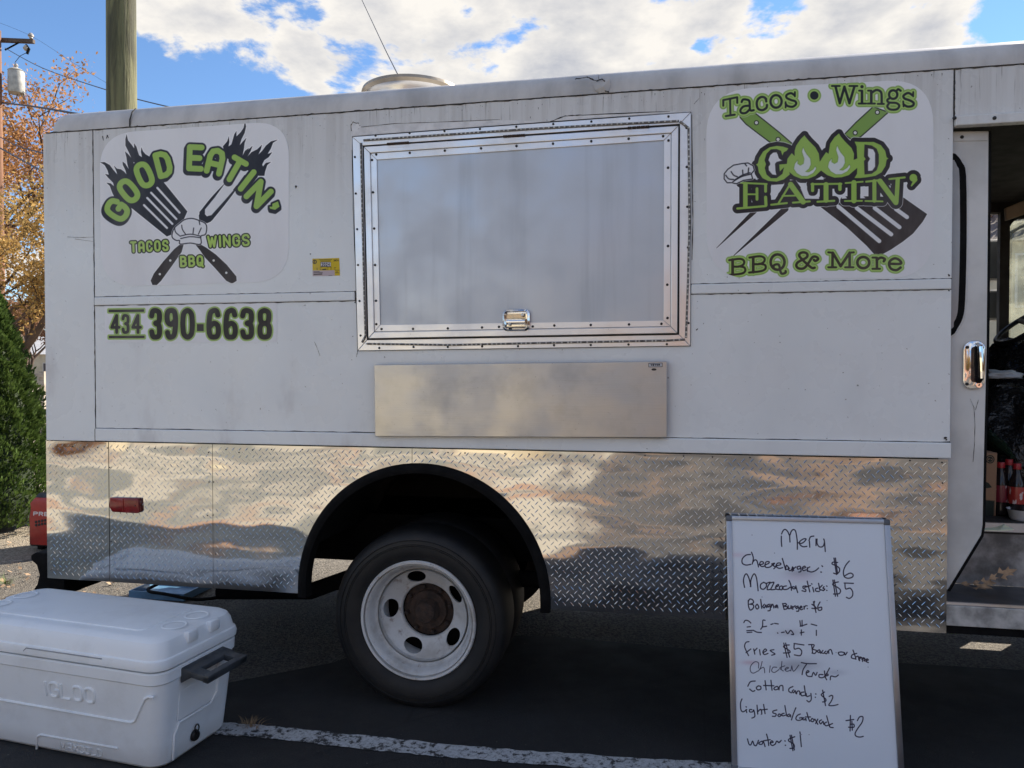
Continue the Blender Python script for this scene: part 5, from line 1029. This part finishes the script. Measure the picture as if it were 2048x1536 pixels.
def loft(L, captop=True, capbot=True):
    mb = MB(); n = len(L[0]); v = [p for l in L for p in l]; f = []
    for i in range(len(L) - 1):
        for k in range(n): f.append((i * n + k, i * n + (k + 1) % n, (i + 1) * n + (k + 1) % n, (i + 1) * n + k))
    if capbot: f.append(tuple(range(n))[::-1])
    if captop: f.append(tuple((len(L) - 1) * n + k for k in range(n)))
    return mb.add(v, f)
def CXb(z): return .530 + .030 * min(1, z / .34)
def CYb(z): return .205 + .030 * min(1, z / .34)
lv = [(.0, -.02), (.004, -.008), (.014, 0), (.06, 0), (.15, 0), (.25, 0), (.300, 0), (.306, .006), (.340, .007), (.345, .003)]
lv = [(z * 1.14, d) for z, d in lv]
loft([rrs(CXb(z) + d, CYb(z) + d, .065, z) for z, d in lv]).build('cooler_body', cw, cl, smooth=True, sharp=30, mw=None)
for o in list(cl.children): o.matrix_basis = CM; WM[o.name] = CM
def cb(mb, name, mat, **k): o = mb.build(name, mat, cl, mw=CM, **k); return o
lid = cb(loft([rrs(.562 + d, .237 + d, .068 + min(0, d) * .3, z + .047) for z, d in ((.352, .0), (.356, .010), (.375, .012), (.392, .008), (.396, .002), (.435, -.006), (.455, -.016), (.466, -.032), (.470, -.055))]), 'lid', cw, smooth=True, sharp=28)
# lid panel relief, cup notches, front groove
cb(loft([rrs(.40 + d, .150 + d, .03, z + .047) for z, d in ((.468, 0), (.474, -.002), (.476, -.008))]), 'lid_panel', cw, smooth=True, sharp=30)
notch = pmat('cooler_recess', (.60, .61, .63), .5)
for s in (-1, 1):
    for yy in (-.055, .075):
        cb(MB().lathe([(.040, .0), (.046, .003), (.052, .0)], 24, 'z', (s * .475, yy, .5185)), 'cup_ring', cw, smooth=True)
        cb(MB().box(s * .555 - .016, s * .555 + .016, yy - .030, yy + .030, .462, .509), 'lid_grip', cw, bevel=.010, smooth=True)
cb(MB().tube([(-.10, -.2475, .418), (-.085, -.2485, .432), (.30, -.2485, .432)], .0022, 6), 'lid_line', pmat('groove_shade', (.34, .35, .37), .7), smooth=True)
def onface(x, z, d=.0): return Vector((x, -(CYb(z) + d), z))
def ridge(pts, r, name, d=.001, mat=None):
    P = []
    for i in range(len(pts) - 1):
        for k in range(6): t = k / 6; P.append(onface(pts[i][0] * (1 - t) + pts[i + 1][0] * t, pts[i][1] * (1 - t) + pts[i + 1][1] * t, d))
    P.append(onface(*pts[-1], d)); return cb(MB().tube(P, r, 8), name, mat or cw, smooth=True)
ridge([(-.5, .187), (.415, .187), (.435, .197), (.49, .292), (.51, .305), (.535, .305)], .0055, 'body_ridge'); ridge([(-.085, .0), (-.075, .055), (-.055, .066), (.34, .070)], .0045, 'body_ridge')
def emboss(t, x0, x1, zc, h, r, name):
    ws_ = [0.45 if c == 'I' else (1.3 if c in 'WM' else 1.0) for c in t]; tot = sum(ws_); p = 0; mb = MB()
    for c, w in zip(t, ws_):
        cx = x0 + (x1 - x0) * (p + w / 2) / tot; cw_ = (x1 - x0) * w / tot * .74; p += w
        for part in GLY[c].split('|'):
            cl_ = part[0] == '*'; pts = [tuple(map(float, q.split(','))) for q in part.strip('*~').split()]
            pts = [tuple(q) for q in cr(pts, 3, cl_)] if (cl_ or part[0] == '~') else pts
            if cl_: pts.append(pts[0])
            mb.tube([onface(cx + (a - .5) * cw_, zc - (b - .5) * h, .0005) for a, b in pts], r, 8)
    return cb(mb, name, cw, smooth=True)
emboss('IGLOO', -.02, .25, .270, .058, .0062, 'embossed_name'); emboss('MAXCOLD', .04, .26, .036, .028, .0034, 'embossed_word')
# right end: recess frame, handle, drain
hm = pmat('grey_handle', (.05, .057, .065), .45, 0, .12, 14)
xx = .562; mb = MB()
mb.prism([(xx, -.125, .382), (xx + .052, -.115, .366), (xx + .056, -.115, .350), (xx, -.125, .318)], Vector((0, .25, 0)))
hd_ = cb(mb, 'side_handle', hm, bevel=.005, smooth=True)
Mt = Matrix.Translation((xx + .05, 0, .358)) @ Matrix.Rotation(R(9), 4, 'Y')
hb = MB().box(-.004, .080, -.120, -.070, -.014, .012, Mt).box(-.004, .080, .070, .120, -.014, .012, Mt).box(.052, .080, -.120, .120, -.017, .015, Mt)
hb.build('handle_grip', hm, hd_, bevel=.005, smooth=True, mw=CM)
mb = MB(); fr_ = [Vector((CXb(z) + .006, y_, z)) for y_, z in ((-.14, .02), (-.14, .12), (-.12, .16), (.06, .16), (.10, .20), (.10, .32))]; cb(MB().tube(fr_, .006, 8), 'end_ridge', cw, smooth=True)
cb(MB().prism([(CXb(.2) + .001, -.13, .17), (CXb(.2) + .004, -.12, .285), (CXb(.2) + .004, .12, .285), (CXb(.2) + .001, .13, .17)], Vector((.004, 0, 0))), 'end_panel', cw, bevel=.003)
bl = pmat('drain_black', (.012, .012, .013), .5)
dc = (CXb(.06) + .004, -.02, .062)
dp = cb(MB().lathe([(.0001, .012), (.018, .012), (.023, .004), (.023, -.002)], 20, 'x', dc), 'drain_plug', bl, smooth=True)
MB().tube([Vector((dc[0] + .012, dc[1] + .012 * math.sin(a), dc[2] + .03 - .016 * math.cos(a))) for a in [k * math.pi / 6 for k in range(13)]], .0028, 6).tube([(dc[0] + .008, dc[1], dc[2] + .01), (dc[0] + .012, dc[1], dc[2] + .018)], .006, 6).build('plug_loop', bl, dp, smooth=True, mw=CM)

# ---------------------------------------------------------------- ground clutter
def tuft(px, py, n, h, mat, lab, name='grass_tuft', seed=1):
    rs = random.Random(seed); c = at_z(px, py, .002); mb = MB()
    for i in range(n):
        a = rs.uniform(0, 6.28); r0 = rs.uniform(0, .03); l = h * rs.uniform(.5, 1.2); b = c + Vector((r0 * math.cos(a) * 2, r0 * math.sin(a), 0)); lean = rs.uniform(.4, 1.6)
        p = [b + Vector((math.cos(a) * l * lean * t * t, math.sin(a) * l * lean * t * t, l * (t - .35 * t * t * lean))) for t in (0, .35, .7, 1)]
        w = Vector((-math.sin(a), math.cos(a), 0)) * .0014; v = []
        for k, q in enumerate(p): v += [q - w * (1 - k / 3.3), q + w * (1 - k / 3.3)]
        mb.add(v, [(0, 1, 3, 2), (2, 3, 5, 4), (4, 5, 7, 6)])
    return tag(mb.build(name, mat, None), lab, 'grass')
dry = pmat('dry_grass', (.36, .24, .13), .8); grn = pmat('green_weed', (.16, .22, .07), .8)
tuft(503, 1452, 90, .035, dry, 'dry straw tuft growing through the painted line beside the cooler', seed=3)
tuft(1908, 1266, 60, .035, grn, 'small yellow green weed tuft under the front end of the skirt', seed=5)
tuft(12, 1168, 60, .09, grn, 'green grass blades at the left edge by the cooler', seed=8)
def litter():
    rs = random.Random(9); mb = MB()
    for i in range(900):
        x, y_ = rs.uniform(-7.5, -3.0), rs.uniform(.9, 6); s = rs.uniform(.008, .03); a = rs.uniform(0, 6.3); t = rs.uniform(-.5, .5)
        u = Vector((math.cos(a), math.sin(a), t)) * s; w = Vector((-math.sin(a), math.cos(a), -t)) * s * .6; c = Vector((x, y_, .004 + abs(t) * s)); mb.add([c - u, c + w, c + u, c - w], [(0, 1, 2, 3)])
    return mb
tag(litter().build('leaf_litter', LEAFB), 'brown fallen leaves scattered on the gravel behind the truck', 'leaves', kind='stuff')
# tray and hose under the truck
c = at_z(345, 1186, 0); bluem = pmat('blue_plastic', (.10, .22, .36), .4)
tr = MB().box(c.x - .22, c.x + .20, c.y - .16, c.y + .16, .002, .012).box(c.x - .22, c.x + .20, c.y - .16, c.y - .15, .012, .05).box(c.x - .22, c.x + .20, c.y + .15, c.y + .16, .012, .05).box(c.x - .22, c.x - .21, c.y - .15, c.y + .15, .012, .05).box(c.x + .19, c.x + .20, c.y - .15, c.y + .15, .012, .05)
tag(tr.build('blue_tray', bluem), 'shallow blue plastic tray on the ground under the truck', 'tray')
hp = cr([c + Vector(q) for q in ((.05, .1, .3), (-.05, -.02, .10), (-.08, -.15, .06), (.1, -.2, .055), (.3, -.16, .02), (.45, -.05, .02))], 6)
tag(MB().tube(hp, .011, 8).build('black_hose', M['rubber'], smooth=True), 'black hose curling over the blue tray under the truck', 'hose')
# generator
gx = at_t(57, 1090, 6.5); gen = tag(empty('generator', (gx.x + .3, gx.y, 0)), 'red and black portable generator standing behind the truck bumper', 'generator')
x0, y0 = gx.x, gx.y; redm = pmat('generator_red', (.42, .035, .025), .4); 
sil = [(0, .03), (.0, .30), (.03, .42), (.10, .50), (.50, .50), (.58, .40), (.60, .30), (.60, .03)]
MB().prism([(x0 + a, y0, b) for a, b in sil], Vector((0, .40, 0))).build('generator_shell', M['black'], gen, bevel=.02, smooth=True)
sil2 = [(.035, .05), (.030, .28), (.045, .37), (.038, .41), (.09, .46), (.52, .46), (.57, .3), (.57, .05)]
rp = MB().prism([(x0 + a, y0 - .022, b) for a, b in sil2], Vector((0, .022, 0))).build('side_cover', redm, gen, bevel=.008, smooth=True)
pg = Print(Vector((x0 + .06, y0 - .0225, .36)), Vector((1, 0, 0)), Vector((0, 0, -1)), .46, .12, 1500, (.69, .21, .175))
k0 = toPx(Vector((x0 + .07, y0 - .0225, .322))); k1 = toPx(Vector((x0 + .50, y0 - .0225, .322)))
pg.text('PREDATOR', k0[0], k0[1], k1[0], k1[1], 8.5, 1.0, ''); pg.paint((.85, .85, .85), 0, 1, False)
pg.uvmesh([toPx(Vector((x0 + a, y0 - .0225, b))) for a, b in ((.065, .355), (.515, .355), (.515, .29), (.065, .29))], 'name_print', print_mat('generator_print', pg.image('generator'), .4, .1), gen, .0008)
for i in range(5):
    for j in range(2): MB().lathe([(.0001, -.003), (.011, -.002), (.013, .003)], 10, 'y', (x0 + .10 + i * .03, y0 - .024, .25 - j * .028 + i * .006)).build('vent_hole', M['black'], gen)
for dx in (.06, .5): MB().box(x0 + dx, x0 + dx + .05, y0 + .03, y0 + .37, 0, .032).build('foot', M['rubber'], gen)
MB().tube([(x0 + .12, y0 + .2, .5), (x0 + .16, y0 + .2, .56), (x0 + .44, y0 + .2, .56), (x0 + .48, y0 + .2, .5)], .015, 8).build('carry_handle', M['black'], gen, smooth=True)

# ---------------------------------------------------------------- plants
def quads(C, U_, V_, mat, name, parent=None, kind=None):
    n = len(C); v = np.empty((n, 4, 3), np.float32); v[:, 0] = C - U_; v[:, 1] = C - V_ * .9 + U_ * .1; v[:, 2] = C + U_; v[:, 3] = C + V_ * .9 + U_ * .1
    me = bpy.data.meshes.new(name); me.vertices.add(4 * n); me.vertices.foreach_set('co', v.ravel()); me.loops.add(4 * n); me.loops.foreach_set('vertex_index', np.arange(4 * n, dtype=np.int32))
    me.polygons.add(n); me.polygons.foreach_set('loop_start', np.arange(0, 4 * n, 4, dtype=np.int32)); me.polygons.foreach_set('loop_total', np.full(n, 4, np.int32)); me.update(); me.validate(); me.materials.append(mat)
    o = place(bpy.data.objects.new(name, me), parent)
    if kind: o['kind'] = kind
    return o
def leafmat(name, c1, c2, c3, tr=.35):
    g = G_(name); ge = g.N.new('ShaderNodeNewGeometry'); r = ge.outputs['Random Per Island']
    a = g.mix(g.ramp(r, 0, .5, smooth=False), c1, c2); a = g.mix(g.ramp(r, .5, 1, smooth=False), a, c3); a = g.mix(g.mth('MULTIPLY', g.ramp(g.noise(.9, 3), .35, .7), .5), a, tuple(k * .55 for k in c2))
    t = g.N.new('ShaderNodeBsdfTranslucent'); g.L.new(a, t.inputs[0]); mx = g.N.new('ShaderNodeMixShader'); mx.inputs[0].default_value = tr
    g.set(col=a, rough=.75, spec=.25); g.L.new(g.b.outputs[0], mx.inputs[1]); g.L.new(t.outputs[0], mx.inputs[2]); g.L.new(mx.outputs[0], g.N['Material Output'].inputs[0]); return g.m
def bark(name, a, b): return pmat(name, a, .9, 0, .2, 4, .8, 8, .03, (1, 1, .15), col2=b)
BARK = bark('tree_bark', (.11, .075, .055), (.05, .035, .028))
def tree(base, H, lm, lab, seed, nleaf=26000, spread=.62, lsz=.045, first=.28, group=None, levels=5, fill=.5):
    rs = random.Random(seed); t = tag(empty('autumn_tree', base), lab, 'tree', group); mb = MB(); tips = []
    def br(p, d, L, r, lev):
        pts = [p]; q = p; dd = d.copy()
        for i in range(3):
            dd = (dd + Vector((rs.uniform(-.22, .22), rs.uniform(-.22, .22), rs.uniform(-.05, .18)))).normalized(); q = q + dd * L / 3; pts.append(q)
        mb.tube(pts, [r, r * .85, r * .7, r * .55], 7 if lev < 2 else (5 if lev < 4 else 3), False)
        if lev >= 3: tips.extend(pts[1:])
        if lev >= levels: return
        nb = 3 if lev < 2 else rs.choice([2, 3, 3])
        for i in range(nb + (1 if lev == 0 else 0)):
            k = rs.choice([2, 3]) if i else 3; a = rs.uniform(0, 6.28); sp = spread * rs.uniform(.6, 1.35)
            side = Vector((math.cos(a), math.sin(a), rs.uniform(-.2, .4))); nd = (dd * (1 - sp * .5) + side * sp).normalized()
            br(pts[k], nd, L * rs.uniform(.62, .86), r * .55, lev + 1)
    br(Vector(base), Vector((0, 0, 1)), H * first, H * .022, 0)
    mb.build('trunk', BARK, t, smooth=True, fix=False)
    T = np.array([tuple(p) for p in tips]); g = np.random.default_rng(seed); idx = g.integers(0, len(T), nleaf); keep = g.random(len(T)) < fill + .4; idx = idx[keep[idx]]
    C = T[idx] + g.normal(0, H * .022, (len(idx), 3)); a = g.normal(0, 1, (len(idx), 3)); a /= np.linalg.norm(a, axis=1)[:, None]; b = np.cross(a, g.normal(0, 1, (len(idx), 3))); b /= np.linalg.norm(b, axis=1)[:, None]
    s = g.uniform(.6, 1.4, (len(idx), 1)) * lsz; quads(C.astype(np.float32), a * s, b * s * .6, lm, 'crown', t); return t
LM1 = leafmat('orange_leaves', (.46, .23, .10), (.54, .30, .12), (.34, .17, .08)); LM2 = leafmat('gold_leaves', (.58, .38, .13), (.48, .30, .10), (.34, .26, .10)); LM3 = leafmat('russet_leaves', (.30, .16, .09), (.24, .13, .08), (.36, .22, .12))
def gp(px, t): p = at_t(px, 742, t); return (p.x, p.y, 0)
tree(gp(-20, 35), 18.6, LM1, 'tall rusty orange tree rising behind the transformer pole', 21, 36000, .66, .075)
tree(gp(20, 16), 7.2, LM2, 'golden leaved tree with open bare branches beside the green conifer', 35, 22000, .8, .038)
tree(gp(-190, 28), 11, LM3, 'brown thinning tree at the far left of the lot', 47, 16000, .62, .08)
for i, (px, t, h, lm, lab) in enumerate(((60, 60, 9, LM3, 'distant russet tree beyond the road, left of the others'), (1972, 26, 9, LM1, 'orange tree seen through the far cab door'), (2420, 30, 9, LM3, 'brown tree seen past the windscreen'), (-60, 52, 10, LM2, 'distant golden tree beyond the road at the left edge'))): tree(gp(px, t), h, lm, lab, 60 + i, 7000, .62, .11)
def conifer(base, H, Rr, lab, seed):
    t = tag(empty('arborvitae', base), lab, 'shrub'); g = np.random.default_rng(seed); N_ = 42000
    h = g.random(N_) ** .8; a = g.random(N_) * 2 * np.pi; prof = np.where(h < .12, .80 + h * 1.6, (1 - h) ** .62 * 1.08 + .02)
    lump = 1 + .20 * np.sin(a * 5 + h * 17) * np.sin(h * 23 + a * 3) + .15 * np.sin(a * 11 + h * 41) * np.sin(a * 4 - h * 29); r = Rr * prof * lump * (1 - .28 * g.random(N_) ** 2)
    r = r * (1 + .10 * np.sin(a * 17 + h * 67) * np.cos(h * 53 - a * 9)); C = np.stack([base[0] + r * np.cos(a), base[1] + r * np.sin(a), .06 + h * H], 1); out = np.stack([np.cos(a), np.sin(a), np.full(N_, 1.1)], 1) + g.normal(0, .35, (N_, 3)); out /= np.linalg.norm(out, axis=1)[:, None]
    tg = np.cross(out, g.normal(0, 1, (N_, 3))); tg /= np.linalg.norm(tg, axis=1)[:, None]; s = g.uniform(.5, 1.2, (N_, 1)) * .030
    quads(C.astype(np.float32), out * s, tg * s * .42, leafmat('conifer_green', (.075, .125, .028), (.11, .17, .04), (.045, .085, .02), .25), 'crown', t)
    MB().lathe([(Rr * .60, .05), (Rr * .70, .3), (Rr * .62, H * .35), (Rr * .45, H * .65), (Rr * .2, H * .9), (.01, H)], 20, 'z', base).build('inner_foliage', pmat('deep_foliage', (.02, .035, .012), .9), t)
    MB().tube([Vector(base), Vector(base) + Vector((0, 0, .5))], .06, 8).build('trunk', BARK, t)
bp_ = at_z(-28, 1058, 0); conifer((bp_.x, bp_.y, 0), 2.38, .61, 'dense green arborvitae shrub left of the truck', 5)

# ---------------------------------------------------------------- poles and wires
def polemat():
    g = G_('treated_pole_wood'); n = g.noise(7, 6, .65, (1, 1, .10), dist=.6); n2 = g.noise(26, 5, .6, (1, 1, .04)); k = g.vor(1.6, 'F1', (1, 1, .45))
    c = g.mix(g.ramp(n, .44, .60), (.16, .16, .08), (.05, .052, .03)); c = g.mix(g.mth('MULTIPLY', g.ramp(n2, .5, .7), .6), c, (.07, .06, .04)); c = g.mix(g.mth('MULTIPLY', g.ramp(k, .14, .04), .7), c, (.05, .035, .02))
    return g.set(col=c, rough=.85, normal=g.bump(g.mth('ADD', n, n2), .9, .02))
pw = polemat(); p0 = at_t(248, 742, 8.2); p0.z = 0
pole = tag(empty('utility_pole', p0), 'thick greenish wooden utility pole standing close behind the truck', 'utility pole')
MB().tube([p0, p0 + Vector((0, 0, 4)), p0 + Vector((0.02, 0, 9.5))], [.158, .152, .135], 28).build('pole_shaft', pw, pole, smooth=True)
q0 = at_t(1, 742, 29); q0.z = 0; pl2 = tag(empty('utility_pole', q0), 'reddish wooden utility pole with crossarm and transformer at the left edge', 'utility pole')
rw = bark('red_brown_pole', (.24, .12, .07), (.15, .08, .05)); zt = at_t(8, 66, 29).z
MB().tube([q0, q0 + Vector((0, 0, zt))], [.20, .15], 14).build('pole_shaft', rw, pl2, smooth=True)
def P29(x, y, t=29): return at_t(x, y, t)
a, b = P29(-60, 78), P29(68, 83); MB().box(-1, 1, -.07, .07, -.07, .07, Matrix.Translation((a + b) / 2) @ (b - a).to_track_quat('X', 'Z').to_matrix().to_4x4() @ Matrix.Diagonal(((b - a).length / 2, 1, 1, 1))).build('crossarm', bark('arm_wood', (.10, .075, .06), (.06, .045, .04)), pl2)
MB().tube([P29(40, 84), P29(10, 100)], .03, 6).build('arm_brace', M['dark'], pl2)
ins = pmat('insulator_grey', (.42, .40, .38), .3); 
for x, y0_, up in ((62, 78, 1), (52, 90, -1), (-30, 74, 1)):
    c = P29(x, y0_); MB().lathe([(.03, 0), (.07, .03), (.06, .08), (.11, .10), (.10, .16), (.05, .22), (.01, .24)], 14, 'z', c, Matrix.Translation(c) @ Matrix.Diagonal((1, 1, up, 1)) @ Matrix.Translation(-c)).build('insulator', ins, pl2, smooth=True)
MB().tube([P29(52, 90), P29(58, 98), P29(54, 108)], .05, 6).build('fuse_cutout', M['dark'], pl2)
c = P29(33, 187); tf = MB().lathe([(.0001, 0), (.27, 0), (.285, .03), (.285, .80), (.27, .84), (.29, .86), (.20, .93), (.0001, .95)], 24, 'z', c).build('transformer', pmat('transformer_grey', (.42, .42, .40), .5), pl2, smooth=True, sharp=50)
MB().lathe([(.05, .93), (.08, .97), (.05, 1.02), (.08, 1.06), (.04, 1.14), (.0001, 1.16)], 12, 'z', c).build('bushing', ins, tf, smooth=True); MB().box(c.x - .35, c.x - .2, c.y - .05, c.y + .05, c.z + .2, c.z + .7).build('hanger', M['dark'], tf)
MB().tube([P29(33, 142), P29(30, 125), P29(40, 112), P29(52, 106)], .012, 5).tube([P29(40, 185), P29(48, 198), P29(47, 178)], .012, 5).tube([P29(35, 188), P29(30, 205), P29(12, 210)], .014, 5).build('jumper_lead', M['black'], pl2)
wm_ = M['black']
def wire(pts, r, lab, sag=None):
    P = [at_t(*p) for p in pts]; return tag(MB().tube([Vector(q) for q in cr(P, 8)], r, 6).build('overhead_wire', wm_, smooth=True), lab, 'wire', 'overhead wires')
wire([(10, 96, 29), (85, 136, 24), (220, 182, 18), (330, 212, 15), (520, 250, 12)], .013, 'black wire sloping down right from the crossarm behind the wooden pole')
wire([(5, 206, 29), (60, 212, 24), (145, 226, 19), (260, 246, 15)], .030, 'thick dark cable leaving the left pole low toward the roof corner')
wire([(-20, 262, 20), (30, 290, 17), (84, 306, 14), (120, 318, 12)], .012, 'thin wire crossing the golden branches above the conifer')
wire([(-20, 285, 20), (40, 318, 17), (90, 345, 14)], .018, 'lower dark cable through the branches left of the truck')
wire([(-10, 42, 29), (66, 74, 28), (150, 128, 26), (220, 170, 25)], .005, 'faint thin wire from the insulator toward the wooden pole')
wire([(722, -4, 7), (745, 45, 6.2), (770, 98, 5.3), (795, 148, 4.3)], .0035, 'twisted stay wire running up from the roof fan to the top of the frame')

# ---------------------------------------------------------------- far buildings, rail, places behind the camera
def house(name, base, L, D, H, rz, wall, roofm, lab, wins, rh=1.6, cat='building', brick=None):
    t = tag(empty(name, base, rz), lab, cat); Mw = WM[t.name]
    MB().box(-L / 2, L / 2, 0, D, 0, H).build('wall', wall, t, mw=Mw)
    MB().prism([(-L / 2 - .3, -.3, H), (-L / 2 - .3, D / 2, H + rh), (-L / 2 - .3, D + .3, H)], Vector((L + .6, 0, 0))).build('roof', roofm, t, mw=Mw)
    for (x, z, w, h) in wins:
        f = MB().box(x - w / 2 - .07, x + w / 2 + .07, -.04, -.002, z - .07, z + h + .07).build('window', M_WHT, t, mw=Mw); MB().box(x - w / 2, x + w / 2, -.055, -.042, z, z + h).build('pane', M['glass'], f, mw=Mw)
    return t
M_WHT = pmat('white_trim', (.75, .74, .72), .6)
g = G_('red_brick'); mp = g.N.new('ShaderNodeMapping'); g.L.new(g.tc.outputs['Object'], mp.inputs[0]); mp.inputs['Rotation'].default_value = (R(90), 0, 0); bk = g.N.new('ShaderNodeTexBrick'); bk.inputs['Scale'].default_value = 4.4; bk.inputs['Color1'].default_value = (.34, .14, .08, 1); bk.inputs['Color2'].default_value = (.27, .11, .07, 1); bk.inputs['Mortar'].default_value = (.42, .38, .33, 1); g.L.new(mp.outputs[0], bk.inputs[0]); BR_ = g.set(col=bk.outputs[0], rough=.85)
crm = pmat('cream_siding', (.62, .55, .40), .7, 0, .1, 2); rfm = pmat('shingle_roof', (.16, .13, .12), .9, 0, .2, 8); wrf = pmat('white_metal_roof', (.62, .62, .62), .5)
b = gp(40, 75); house('white_roofed_house', b, 16, 9, 3.2, R(10), crm, wrf, 'low distant house with a white roof beyond the road', [(x, 1, 1.2, 1.3) for x in (-6, -3, 0, 3, 6)], 2.0)
b = gp(2080, 21); house('cream_house', b, 9, 7, 5.2, R(-15), crm, rfm, 'cream sided house seen through the truck windscreen', [(x, z, 1.1, 1.4) for x in (-3, 0, 3) for z in (1, 3.4)], 1.8)
o = house('brick_building', (6.5, -24.0, 0), 15, 9, 3.6, math.pi, BR_, rfm, 'red brick building across the lot behind the camera', [(x, 1.1, 1.5, 1.4) for x in (-5.5, -1.8, 1.8, 5.5)], 1.6)
o = house('cream_building', (-12, -21.0, 0), 15, 9, 3.4, math.pi, crm, rfm, 'cream building across the lot behind the camera', [(x, 1.1, 1.5, 1.4) for x in (-5.5, -1.8, 1.8, 5.5)], 1.6)
tree((10.5, -15, 0), 8.5, LM3, 'bare brown tree behind the camera on the right', 81, 6000, .62, .1); tree((-1.5, -28, 0), 11, LM1, 'orange tree between the two buildings behind the camera', 82, 9000, .62, .12); tree((3.2, -12.5, 0), 6, LM2, 'small golden tree behind the camera', 83, 5000, .66, .09)
r0 = at_t(-60, 755, 12); r1 = at_t(85, 757, 12.6); gr = tag(empty('guard_rail', (r0.x, r0.y, 0)), 'low weathered wooden rail beside the road left of the truck', 'rail')
wood = pmat('weathered_rail', (.50, .44, .36), .8, 0, .2, 5)
rd = (r1 - r0)
for zz_ in (.0, .14): MB().prism([r0 + Vector((0, 0, .02 - zz_ - .5 * 0)), r0 + Vector((0, 0, .09 - zz_)), r0 + Vector((0, .05, .09 - zz_)), r0 + Vector((0, .05, .02 - zz_))], rd).build('rail_board', wood, gr)
for k in (.05, .5, .95): p = r0 + rd * k; MB().box(p.x - .05, p.x + .05, p.y + .05, p.y + .15, 0, p.z + .12).build('post', wood, gr)
def farwood():
    g = np.random.default_rng(3); n = 26000; a = g.uniform(-math.pi, math.pi, n); r = g.uniform(95, 125, n); h = (3.0 + 2.4 * np.sin(a * 9) + 1.6 * np.sin(a * 23 + 1) + 6) * g.random(n)
    C = np.stack([r * np.cos(a), r * np.sin(a), h], 1); u = g.normal(0, 1, (n, 3)); u /= np.linalg.norm(u, axis=1)[:, None]; v = np.cross(u, g.normal(0, 1, (n, 3))); v /= np.linalg.norm(v, axis=1)[:, None]
    o = quads(C.astype(np.float32), u * 1.1, v * .9, LM3, 'distant_woods', None, 'stuff'); tag(o, 'brown autumn woods along the horizon', 'woods')
farwood()
